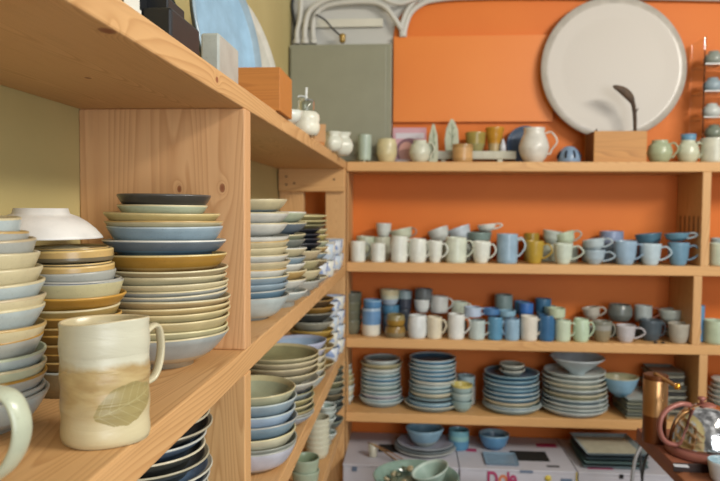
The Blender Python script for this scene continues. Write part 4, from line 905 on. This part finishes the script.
# ------------------------------------------------------------------ grey cabinet, conduits
cg = plain('olive_grey_metal', '#8b8b77', .38)
x0, x1 = -.499, -.087; z0, z1 = CZ+.205, at(340, 44, Y=2.74).z
M = empty('electrical_cabinet', ((x0+x1)/2, YW, ZT), 'flat olive grey metal cabinet on the back wall above the corner', 'cabinet')
box('body', x0-M.location.x, x1-M.location.x, -.075, 0, .012, z1-ZT, cg, M, .002)
box('door', x0-M.location.x+.006, x1-M.location.x-.022, -.080, -.0752, .04, z1-ZT-.014, cg, M, .0015)
M['label'] = 'flat olive grey metal cabinet on the back wall above the corner'
cw = plain('conduit_white', '#c6c5bd', .45)
def pipe(name, pts, Y, rpx, lb, g='white conduits above the cabinet', mat=cw, end=True):
    P = [at(x, y, Y=Y) for x, y in pts]; L0 = P[0].copy()
    M = empty(name, L0, lb, 'pipe' if mat == cw else 'cable', g)
    tube('tube', [p-L0 for p in P], rpx/FPX*Y, mat, M, seg=12)
    return M
M = pipe('conduit', [(297, 43.5), (297, 32), (300, 18), (301, -2), (298, -25)], 2.775, 2.6, 'white conduit entering the cabinet, leftmost of three')
M = pipe('conduit', [(305, 43.5), (305, 28), (309, 12), (320, 3), (335, -3), (350, -6), (380, -9)], 2.765, 2.7, 'white conduit bending right, middle of three over the cabinet')
M = pipe('conduit', [(313.5, 43.5), (313, 26), (316, 14), (326, 6), (345, 2.5), (372, 2), (385, 7), (394, 18), (402, 30)], 2.785, 2.7, 'white conduit arching over to the orange panel corner')
M = pipe('conduit', [(404, 37), (405, 28), (410, 14), (420, 5), (434, 0), (470, -3), (560, -4), (740, -1)], 2.80, 2.8, 'white conduit curving along the top edge of the orange wall')
M = pipe('conduit', [(401.5, 37), (402, 24), (408, 9), (420, -2), (440, -8), (740, -10)], 2.795, 2.2, 'thin white conduit running outside the curved one')
M = pipe('conduit', [(378, -6), (388, 1), (400, 3.5), (412, 0), (425, -5)], 2.77, 2.2, 'short sagging white conduit at the very top')
for i, (px, py, Y) in enumerate(((297, 42, 2.775), (305, 42, 2.765), (313.5, 42, 2.785), (403, 35, 2.80))):
    p = at(px, py, Y=Y)
    M = empty('conduit_fitting', p, 'white collar where %s' % ['the leftmost conduit meets the cabinet', 'the middle conduit meets the cabinet', 'the arching conduit meets the cabinet', 'the conduits meet the orange panel'][i], 'fitting', 'conduit collars')
    COL = lathe('collar', [(.0135, -.008, 0), (.0155, -.006, 0), (.0155, .008, 0), (.0135, .010, 0)], [cw], M, seg=20)
    lathe('locknut', [(.0115, .010, 0), (.0135, .011, 0), (.0135, .016, 0), (.0115, .017, 0)], [cw], COL, seg=6)
pa, pb = at(303, 27, Y=2.81), at(383, 19, Y=2.81)
M = empty('cable_trunking', ((pa.x+pb.x)/2, YW+.006, (pa.z+pb.z)/2), 'short white rectangular cable trunking above the grey cabinet', 'trunking')
box('channel', pa.x-M.location.x, pb.x-M.location.x, -.018, 0, -.016, .014, plain('trunking_cream', '#cfcdbf', .5), M, .001); box('lid', pa.x-M.location.x, pb.x-M.location.x, -.0215, -.0182, -.017, .015, plain('trunking_cream', '#cfcdbf', .5), M, .001)
M = pipe('plug_cable', [(316, 14.5), (325, 20), (333, 29), (342, 37)], 2.765, .9, 'black cable ending in a brass yellow plug above the cabinet', None, plain('black_rubber', '#1f1f1f', .5))
e = at(342.5, 38, Y=2.765)-M.location
lathe('plug', [(0, -.02, 0), (.009, -.02, 0), (.0135, -.010, 0), (.0115, 0, 0), (.0145, .006, 0), (.0115, .014, 0), (.005, .018, 0), (0, .018, 0)], [plain('brass_yellow', '#a08448', .35, .4)], M, loc=e, seg=18)
M = pipe('cable_bundle', [(296, -12), (292, 4), (293, 14), (295, 26), (294, 40)], 2.79, 1.6, 'dark loose cables left of the white conduits', None, plain('black_rubber', '#1f1f1f', .5))

# ------------------------------------------------------------------ boxes at the bottom
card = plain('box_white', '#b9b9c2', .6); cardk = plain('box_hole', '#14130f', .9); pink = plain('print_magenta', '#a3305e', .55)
kraft = plain('box_kraft', '#b3a184', .8); bluep = plain('print_blue', '#5f7088', .6); yel = plain('print_yellow', '#c9b44c', .6)
BY0 = 2.452
def fruit_box(x0, x1, label):
    M = empty('cardboard_box', ((x0+x1)/2, BY0+.18, ZBOX-.26), label, 'box')
    w = (x1-x0)/2
    box('body', -w, w, -.18, .18, 0, .25, card, M, .003); box('lid', -w-.001, w+.001, -.181, .181, .2505, .26, card, M, .002)
    return M, w
xa, xb_, xc_, xd = at(343, 466, Y=BY0).x, at(459.5, 466, Y=BY0).x, at(578, 466, Y=BY0).x, at(700, 470, Y=BY0).x
M, w = fruit_box(xa, xb_-.003, 'white cardboard box under the blue bowl on wide plates, left')
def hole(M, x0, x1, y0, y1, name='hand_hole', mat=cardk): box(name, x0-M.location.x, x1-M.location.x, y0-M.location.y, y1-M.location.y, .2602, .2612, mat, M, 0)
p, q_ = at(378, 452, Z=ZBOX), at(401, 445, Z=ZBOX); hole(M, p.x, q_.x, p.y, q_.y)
def front_patch(M, pxa, pxb, pya, pyb, mat, name):
    a, b_ = at(pxa, pyb, Y=BY0-.002), at(pxb, pya, Y=BY0-.002)
    box(name, a.x-M.location.x, b_.x-M.location.x, -.1835, -.1812, a.z-M.location.z, min(b_.z-M.location.z, .2595), mat, M, 0)
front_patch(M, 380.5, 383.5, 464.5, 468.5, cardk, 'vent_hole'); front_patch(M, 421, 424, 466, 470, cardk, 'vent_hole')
front_patch(M, 352, 357, 467, 471, bluep, 'printed_mark')
M, w = fruit_box(xb_+.002, xc_-.003, 'white fruit box printed with magenta lettering, under the blue square plate')
p, q_ = at(513, 460.5, Z=ZBOX), at(545, 452, Z=ZBOX); hole(M, p.x, q_.x, p.y, q_.y)
p, q_ = at(537, 447, Z=ZBOX), at(555, 444, Z=ZBOX); hole(M, p.x, q_.x, p.y, q_.y, 'printed_logo', pink)
p, q_ = at(466, 451.5, Z=ZBOX), at(476, 449, Z=ZBOX); hole(M, p.x, q_.x, p.y, q_.y, 'printed_logo', pink)
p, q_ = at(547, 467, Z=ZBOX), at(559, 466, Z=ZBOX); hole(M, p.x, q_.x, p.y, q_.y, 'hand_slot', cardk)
front_patch(M, 520, 533, 470, 472.5, bluep, 'printed_mark'); front_patch(M, 577-1.2, 577+.2, 470, 490, yel, 'yellow_edge'); front_patch(M, 561, 572, 479, 482, bluep, 'printed_mark')
a = at(487, 487.5, Y=BY0-.002); bb = at(518, 473, Y=BY0-.002)
def text_obj(body, size, loc, mat, parent, name, rot=(PI/2, 0, 0), bold=.0):
    cu = bpy.data.curves.new(name, 'FONT'); cu.body = body; cu.size = size; cu.extrude = .0006; cu.offset = bold; cu.align_x = 'LEFT'
    to = bpy.data.objects.new(name, cu); C.objects.link(to); dg = bpy.context.evaluated_depsgraph_get(); dg.update()
    me = bpy.data.meshes.new_from_object(to.evaluated_get(dg)); bpy.data.objects.remove(to); bpy.data.curves.remove(cu)
    return link(name, me, mat, parent, loc, rot, smooth=False)
px_ = lambda x: at(x, 487.5, Y=BY0-.002).x-M.location.x
bz = at(487, 487.5, Y=BY0-.002).z-M.location.z
bz += 2.2/FPX*BY0
for ch, sz, xp, mt_ in (('D', .074, 486.5, pink), ('o', .086, 498.0, plain('print_orange', '#c9764c', .5)), ('l', .074, 506.4, pink), ('e', .086, 508.6, pink)):
    o = text_obj(ch, sz, (px_(xp), -.1825, bz), mt_, M, 'brand_letter', bold=.002); o.scale = (.74, 1, 1)
p = at(548, 478.5, Y=BY0-.002)
lathe('sun_print', [(0, .0, 0), (.012, 0, 0), (.012, .001, 0), (0, .001, 0)], [yel], M, loc=(p.x-M.location.x, -.1815, p.z-M.location.z), rot=(PI/2, 0, 0), seg=24)
M, w = fruit_box(xc_+.002, xd, 'white fruit box under the stacked square plates, right')
p, q_ = at(588, 469, Z=ZBOX), at(611, 466.5, Z=ZBOX); hole(M, p.x, q_.x, p.y, q_.y, 'printed_logo', pink)
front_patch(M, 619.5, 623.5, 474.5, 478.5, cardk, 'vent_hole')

# plates and bowls on the boxes
X0 = at(425, 445, Y=2.64).x
res_ = stack(X0, 2.64, ZBOX, [dict(z=ZBOX+.030, R=.110, H=.014, k=1.4, rf=.06, c=c('grey blue', '#8d97a3', '#9fa6ac', '#9aa0b0'), kind='plate'), dict(z=ZBOX+.022, R=.118, H=.012, k=1.4, rf=.06, c=c('dark rimmed grey', '#5f6a70', '#7f8a8e', '#8f9aa0'), kind='plate'),
      dict(z=ZBOX+.012, R=.122, H=.008, k=1.4, rf=.07, c=c('widest pale', '#b9bcb8', '#c3c6c2', '#c3c6c2'), kind='plate')], 'the wide plates on the left box', 'wide plates on the left cardboard box')
zt = res_[1]+res_[0].fh+res_[0].t
d = Dish(.074, .060, .034, 1.9, fh=.006); o = d.make('bowl', ('#7fa0b4', '#86a8bc', '#6f93a8', '#a3aca6'), (X0-.002, 2.63, zt+.0005), split=.55); tag(o, 'light blue and grey bowl on the wide plates below the fourth shelf', 'bowl')
cup(455, 474, 0, 2.66, ZBOX, label='turquoise blue cup left of the blue round bowl on the boxes', h=.075, bands=[(.5, '#4f80a0'), (.75, '#7fa9a8'), (1, '#6a9caa')], shape='straight')
xq = at(500, 458, Y=2.56).x
o = rect_plate(xq, 2.545, ZBOX, .125, .125, '#7f98ab', 'flat blue square plate lying on the box with magenta lettering', .0, h=.008)
d = Dish(.060, .052, .030, 2.4, fh=.005); o = d.make('bowl', ('#5d8bb0', '#8fb0c0', '#5f88a8', '#4f7ea8'), (at(493.5, 440, Y=2.69).x, 2.675, ZBOX)); tag(o, 'glossy blue round bowl with frosty rim behind the square plate', 'bowl')
d2 = Dish(.055, .05, .030, 2.0, fh=.02); 
g = 'square plates stacked on the right cardboard box'
xs = at(607, 450, Y=2.60).x
for i, (cl, cn, s) in enumerate((('#6d8488', 'teal grey', .235), ('#7f9a98', 'sea green', .232), ('#4c5a64', 'dark slate', .228), ('#8ea0a8', 'pale rimmed', .225))):
    rect_plate(xs, 2.60, ZBOX+i*.0152, s, s*1.02, cl, '%s square plate, %s of four stacked on the right cardboard box' % (cn, ['bottom', 'second', 'third', 'top'][i]), .0+.015*i, g, h=.014, inner='#b9b8a4' if i == 3 else None)
# little pot with brushes
p = at(372.5, 458, Z=ZBOX)
M = empty('brush_pot', (p.x, p.y+.015, ZBOX), 'small cream pot with brown sticks leaning out, on the left box', 'pot')
lathe('body', [(0, .0, 0), (.014, 0, 0), (.0165, .004, 0), (.0165, .046, 0), (.0145, .046, 0), (.0145, .006, 0), (0, .005, 0)], [glaze('#c2bfae')], M, seg=24)
for i, (dx, cl) in enumerate(((.115, '#8a6038'), (.085, '#3a2b22'), (.10, '#9a774c'))):
    o = tube('chopstick', [(-.020+i*.004, 0, .0527), (dx*.3, -.012-.006*i, .039), (dx, -.028-.012*i, .004)], .0022, plain('stick_%d' % i, cl, .5), None, seg=8, loc=M.location); tag(o, ['longest brown', 'short dark', 'pale brown'][i]+' thin stick leaning from the small cream pot', 'stick', 'sticks leaning from the cream pot')

# low stool in front with green glass bowl and pale teal bowl (only their tops are in view)
M = empty('low_stool', (.13, 2.17, 0), 'low wooden stool in front of the left box, below the green glass bowl', 'stool')
box('seat', -.20, .20, -.15, .15, .373, .398, PX[0], M, .003)
for sx_ in (-1, 1):
    for sy_ in (-1, 1): box('leg', sx_*.17-.015, sx_*.17+.015, sy_*.12-.015, sy_*.12+.015, 0, .3728, PZ[1], M, .002)
gx, gy, gz = at(416, 474, Y=2.18).x, 2.18, .3985
o = lathe('serving_bowl', [(0, .003, 0), (.06, .003, 0), (.062, 0, 0), (.07, 0, 0), (.10, .022, 0), (.128, .055, 0), (.140, .086, 0), (.136, .088, 0), (.124, .058, 0), (.096, .027, 0), (.06, .009, 0), (0, .009, 0)], [glaze('#86a093', .12)], None, (gx, gy, gz), seg=64)
tag(o, 'wide glossy sea green bowl of small pieces at the bottom edge', 'bowl')
o = lathe('shell_heap', [(0, .0, 0), (.05, .001, 0), (.085, .02, 0), (.108, .040, 0), (.06, .048, 0), (0, .052, 0)], [glaze('#7f8a74')], None, (gx, gy, gz+.012), seg=32); tag(o, 'heap of small ceramic pieces filling the sea green bowl', 'ceramic pieces', None, 'stuff')
random.seed(5)
for i in range(30):
    a = random.uniform(1.2, 5.1); r_ = .03+.078*math.sqrt(random.random())
    bm = bmesh.new(); bmesh.ops.create_icosphere(bm, subdivisions=2, radius=.0125)
    for v in bm.verts: v.co.z *= .55; v.co *= 1+.12*math.sin(v.co.x*400+i)
    me = bpy.data.meshes.new('shell'); bm.to_mesh(me); bm.free()
    o = link('shell', me, glaze(['#c9c4b0', '#8f9c84', '#5f6650', '#b4a684'][i % 4]), None, (gx+r_*math.cos(a), gy+r_*math.sin(a), gz+.066+.006*random.random()), (random.uniform(-.6, .6), random.uniform(-.6, .6), a))
    tag(o, 'little ceramic shell heaped in the sea green bowl', 'shell', 'little shells in the sea green bowl')
d = Dish(.062, .05, .022, 1.2, fh=.004); o = d.make('bowl', ('#a9beb2', '#b9cabf', '#97b0a5'), (gx+.062, gy-.01, gz+.062), rot=(0, -.35, .3)); tag(o, 'pale teal small bowl tipped inside the sea green bowl', 'bowl')

# ------------------------------------------------------------------ table, tray, kettle, grinder
ZTB = CZ-.606
dkw = pine('brown_wood', 'x', '#8a5534', '#6c3f26', off=9.)
M = empty('side_table', (1.0, 1.78, 0), 'brown wooden side table at the lower right holding the kettle tray', 'table')
box('tabletop', -.385, .5, -.27, .10, ZTB-.025, ZTB, dkw, M, .003)
for sx_ in (-.20, .47):
    for sy_ in (-.24, .07): box('leg', sx_-.02, sx_+.02, sy_-.02, sy_+.02, 0, ZTB-.0252, dkw, M, .002)
M = empty('tray', (.93, 1.78, ZTB), 'reddish brown tray under the kettle with dark front rim', 'tray')
box('board', -.318, .33, -.172, .085, 0, .018, pine('red_wood', 'x', '#85503a', '#6d3c2a', off=5.), M, .002)
dk = plain('dark_rim', '#2a1812', .4)
box('rim', -.318, .33, -.1785, -.1722, 0, .020, dk, M, .001)
TZ = ZTB+.0182
pp = at(681, 466, Z=TZ)
o = box('paper_label', -.016, .016, -.008, .008, 0, .0012, plain('label_white', '#b9bcc2', .5), None, 0, loc=(pp.x, pp.y, TZ), rot=(0, 0, -.1)); tag(o, 'small white paper label lying on the tray before the kettle', 'label')
# grinder
p = at(655, 446, Z=TZ)
cop = plain('bronze_metal', '#b08558', .3, .8); copd = plain('bronze_dark', '#7a4c30', .3, .85); gold = plain('gold_knob', '#d9a03c', .2, .9)
GY = 1.76; GX = at(654.5, 420, Y=GY).x; gh = at(654, 374, Y=GY).z-TZ; gr = 11.5/FPX*GY
M = empty('coffee_grinder', (GX, GY, TZ), 'bronze cylindrical hand coffee grinder with crank, left of the kettle', 'grinder')
lathe('lower_body', [(0, 0, 0), (gr*.94, 0, 0), (gr*.96, .003, 0), (gr*.96, gh*.40, 0), (0, gh*.40, 0)], [copd], M, seg=48, shp=.6)
lathe('upper_body', [(0, gh*.402, 0), (gr, gh*.402, 0), (gr, gh*.92, 0), (gr*.97, gh*.93, 0), (0, gh*.93, 0)], [cop], M, seg=48, shp=.6)
lathe('cap', [(0, gh*.93, 0), (gr*1.02, gh*.932, 0), (gr*1.02, gh*.985, 0), (gr*.93, gh, 0), (0, gh*1.0, 0)], [copd], M, seg=48, shp=.6)
g0 = Vector((GX, GY, TZ))
a_, b_ = at(657, 376.5, Y=GY-.012)-g0, at(676, 386, Y=GY-.05)-g0
ARM = tube('crank_arm', [Vector((0, 0, gh*1.0)), a_+Vector((0, 0, .004)), (a_+b_)/2+Vector((0, 0, .002)), b_], .0052, cop, M, flat=1.4)
lathe('crank_knob', [(0, -.008, 0), (.006, -.007, 0), (.0085, 0, 0), (.006, .007, 0), (0, .008, 0)], [gold], ARM, loc=b_+Vector((.003, 0, -.001)), seg=24)
# kettle
KY = 1.685; KX = at(706, 430, Y=KY).x; kr = 34/FPX*KY
chrome, nt, b = newmat('polished_steel'); b.inputs['Metallic'].default_value = 1; b.inputs['Base Color'].default_value = lin('#cfcfcf')
n_1 = N(nt, 'ShaderNodeTexNoise', Scale=8.); bp = N(nt, 'ShaderNodeBump', Strength=.06, Distance=.01); nt.links.new(n_1.outputs[0], bp.inputs['Height']); nt.links.new(bp.outputs[0], b.inputs['Normal'])
b.inputs['Roughness'].default_value = .11
rose = plain('rose_copper', '#8f5a50', .35, .2)
kh = at(704, 404, Y=KY).z-TZ
M = empty('kettle', (KX, KY, TZ), 'polished steel kettle with rose copper handle and base on the tray', 'kettle')
lathe('base', [(0, 0, 0), (kr*1.05, 0, 0), (kr*1.09, .004, 0), (kr*1.07, .014, 0), (kr*.99, .020, 0), (0, .020, 0)], [rose], M, seg=64)
prof = [(0, .018, 0)]
for i in range(13):
    u = i/12; th = u*PI/2
    prof.append((kr*(.97*math.cos(th)**.8) if u < 1 else 0, .018+(kh-.018)*math.sin(th)**1.08, 0))
lathe('body', prof, [chrome], M, seg=64)
lid_x = (at(690, 400, Y=KY).x-KX)
LID = lathe('lid', [(0, 0, 0), (.022, -.003, 0), (.023, .001, 0), (.017, .005, 0), (0, .008, 0)], [rose], M, loc=(0, 0, kh-.004), seg=40)
lathe('lid_knob', [(0, 0, 0), (.005, 0, 0), (.0045, .004, 0), (.010, .009, 0), (.009, .014, 0), (0, .016, 0)], [rose], LID, loc=(-.012, 0, .007), seg=24)
k0 = Vector((KX, KY, TZ))
pts = [at(x, y, Y=yy)-k0 for x, y, yy in ((690, 405, KY-.005), (681, 404, KY-.012), (670, 408, KY-.02), (662, 416, KY-.028), (659.5, 427, KY-.03), (662, 437, KY-.03), (668, 443, KY-.028), (677, 445, KY-.022))]
tube('handle', pts, 0.0062, rose, M, flat=1.2, seg=12)
pts = [Vector((kr*.80, -.01, kh*.35)), Vector((kr*1.15, -.015, kh*.5)), Vector((kr*1.35, -.018, kh*.8)), Vector((kr*1.6, -.02, kh*1.02))]
tube('spout', pts, .012, chrome, M, seg=14, taper=lambda u: 1.25-.8*u)
# cup at the right edge of the tray
p = at(722, 470, Y=1.52)
o = lathe('cup', [(0, .002, 0), (.022, 0, 0), (.026, .006, 0), (.032, .040, 0), (.0325, .046, 1), (.0305, .047, 1), (.029, .040, 1), (.022, .008, 1), (0, .006, 1)], [glaze('#c3c8cc'), glaze('#93adb8')], None, (at(723, 470, Y=1.56).x, 1.56, ZTB), seg=36); tag(o, 'white cup with blue grey rim at the lower right corner', 'cup')
# cables by the table
def cable(pts, rpx, mat, lb):
    P = [at(x, y, Y=yy) for x, y, yy in pts]; P += [Vector((P[-1].x+.01, P[-1].y, .35)), Vector((P[-1].x+.03, P[-1].y-.02, .008)), Vector((P[-1].x+.2, P[-1].y+.02, .008))]; o = tube('power_cable', [p_-P[0] for p_ in P], rpx/FPX*1.9, mat, None, seg=10, loc=P[0]); return tag(o, lb, 'cable')
cable([(662, 440, 2.13), (650, 438, 2.13), (641, 447, 2.12), (635, 460, 2.1), (632, 482, 2.08), (631, 510, 2.06)], 2.0, plain('grey_cable', '#8a8c90', .4), 'thick grey cable drooping behind the left edge of the side table')
cable([(662, 447, 2.15), (652, 449, 2.15), (645, 461, 2.15), (642, 482, 2.14), (642, 512, 2.12)], 1.4, plain('black_rubber', '#1f1f1f', .5), 'thin black cable drooping beside the grey cable')
cable([(662, 425, 2.25), (650, 423, 2.25), (641, 432, 2.24), (640, 452, 2.22), (643, 490, 2.2)], 1.5, plain('grey_black_cable', '#3a3e42', .4), 'dark looped cable behind the coffee grinder')

# ------------------------------------------------------------------ light
w = bpy.data.worlds.new('room_light'); bpy.context.scene.world = w; w.use_nodes = True
bg = w.node_tree.nodes['Background']; nt = w.node_tree
tc = nt.nodes.new('ShaderNodeTexCoord'); sp_ = nt.nodes.new('ShaderNodeSeparateXYZ'); nt.links.new(tc.outputs['Generated'], sp_.inputs[0])
mr = nt.nodes.new('ShaderNodeMapRange'); mr.inputs['From Min'].default_value = -.7; mr.inputs['From Max'].default_value = .5; nt.links.new(sp_.outputs['Z'], mr.inputs[0])
wn = N(nt, 'ShaderNodeTexNoise', Scale=2.6, Detail=2.5); nt.links.new(tc.outputs['Generated'], wn.inputs['Vector'])   # noise added to the background for uneven reflections and glints
var = ramp(nt, wn.outputs['Fac'], [(.40, (.35,)*3), (.55, (.95,)*3), (.64, (2.2,)*3)])
nt.links.new(mixc(nt, 1., ramp(nt, mr.outputs[0], [(.0, (.16, .13, .10)), (.5, (.60, .57, .52)), (1., (1., .97, .92))]), var, 'MULTIPLY'), bg.inputs[0]); bg.inputs[1].default_value = .40
def area(name, loc, target, sx_, sy_, power, col):
    l = bpy.data.lights.new(name, 'AREA'); l.shape = 'RECTANGLE'; l.size = sx_; l.size_y = sy_; l.energy = power; l.color = col
    o = bpy.data.objects.new(name, l); C.objects.link(o); o.location = loc
    o.rotation_euler = (Vector(target)-Vector(loc)).to_track_quat('-Z', 'Y').to_euler(); return o
area('ceiling_lamp', (1.75, .55, 2.50), (.1, 1.7, 1.2), 1.1, .22, 46, (1., .94, .84))
area('soft_fill', (1.3, -1.5, 1.35), (.5, 2.6, .7), 1.5, 1.5, 42, (.90, .95, 1.))  # cool fill added behind the camera to brighten the lower back shelves
# ------------------------------------------------------------------ camera
cam = bpy.data.cameras.new('camera'); co = bpy.data.objects.new('camera', cam); C.objects.link(co)
cam.sensor_width = 36; cam.lens = FPX/720*36; cam.clip_start = .02
R3 = Matrix((Rv, -Dv, -Fv)).transposed(); co.matrix_world = Matrix.Translation((0, 0, CZ)) @ R3.to_4x4()
cam.dof.use_dof = True; cam.dof.focus_distance = .84; cam.dof.aperture_fstop = 7.1
s = bpy.context.scene; s.camera = co
s.view_settings.view_transform = 'Standard'; s.view_settings.look = 'None'; s.view_settings.exposure = .12; s.view_settings.gamma = 1
try: s.view_settings.use_curve_mapping = False
except Exception: pass
print('DEV', len(DEV), DEV[:60])

for o_ in bpy.data.objects:
    if 'label' in o_ and not (4 <= len(o_['label'].split()) <= 16): print('LONG', o_['label'])
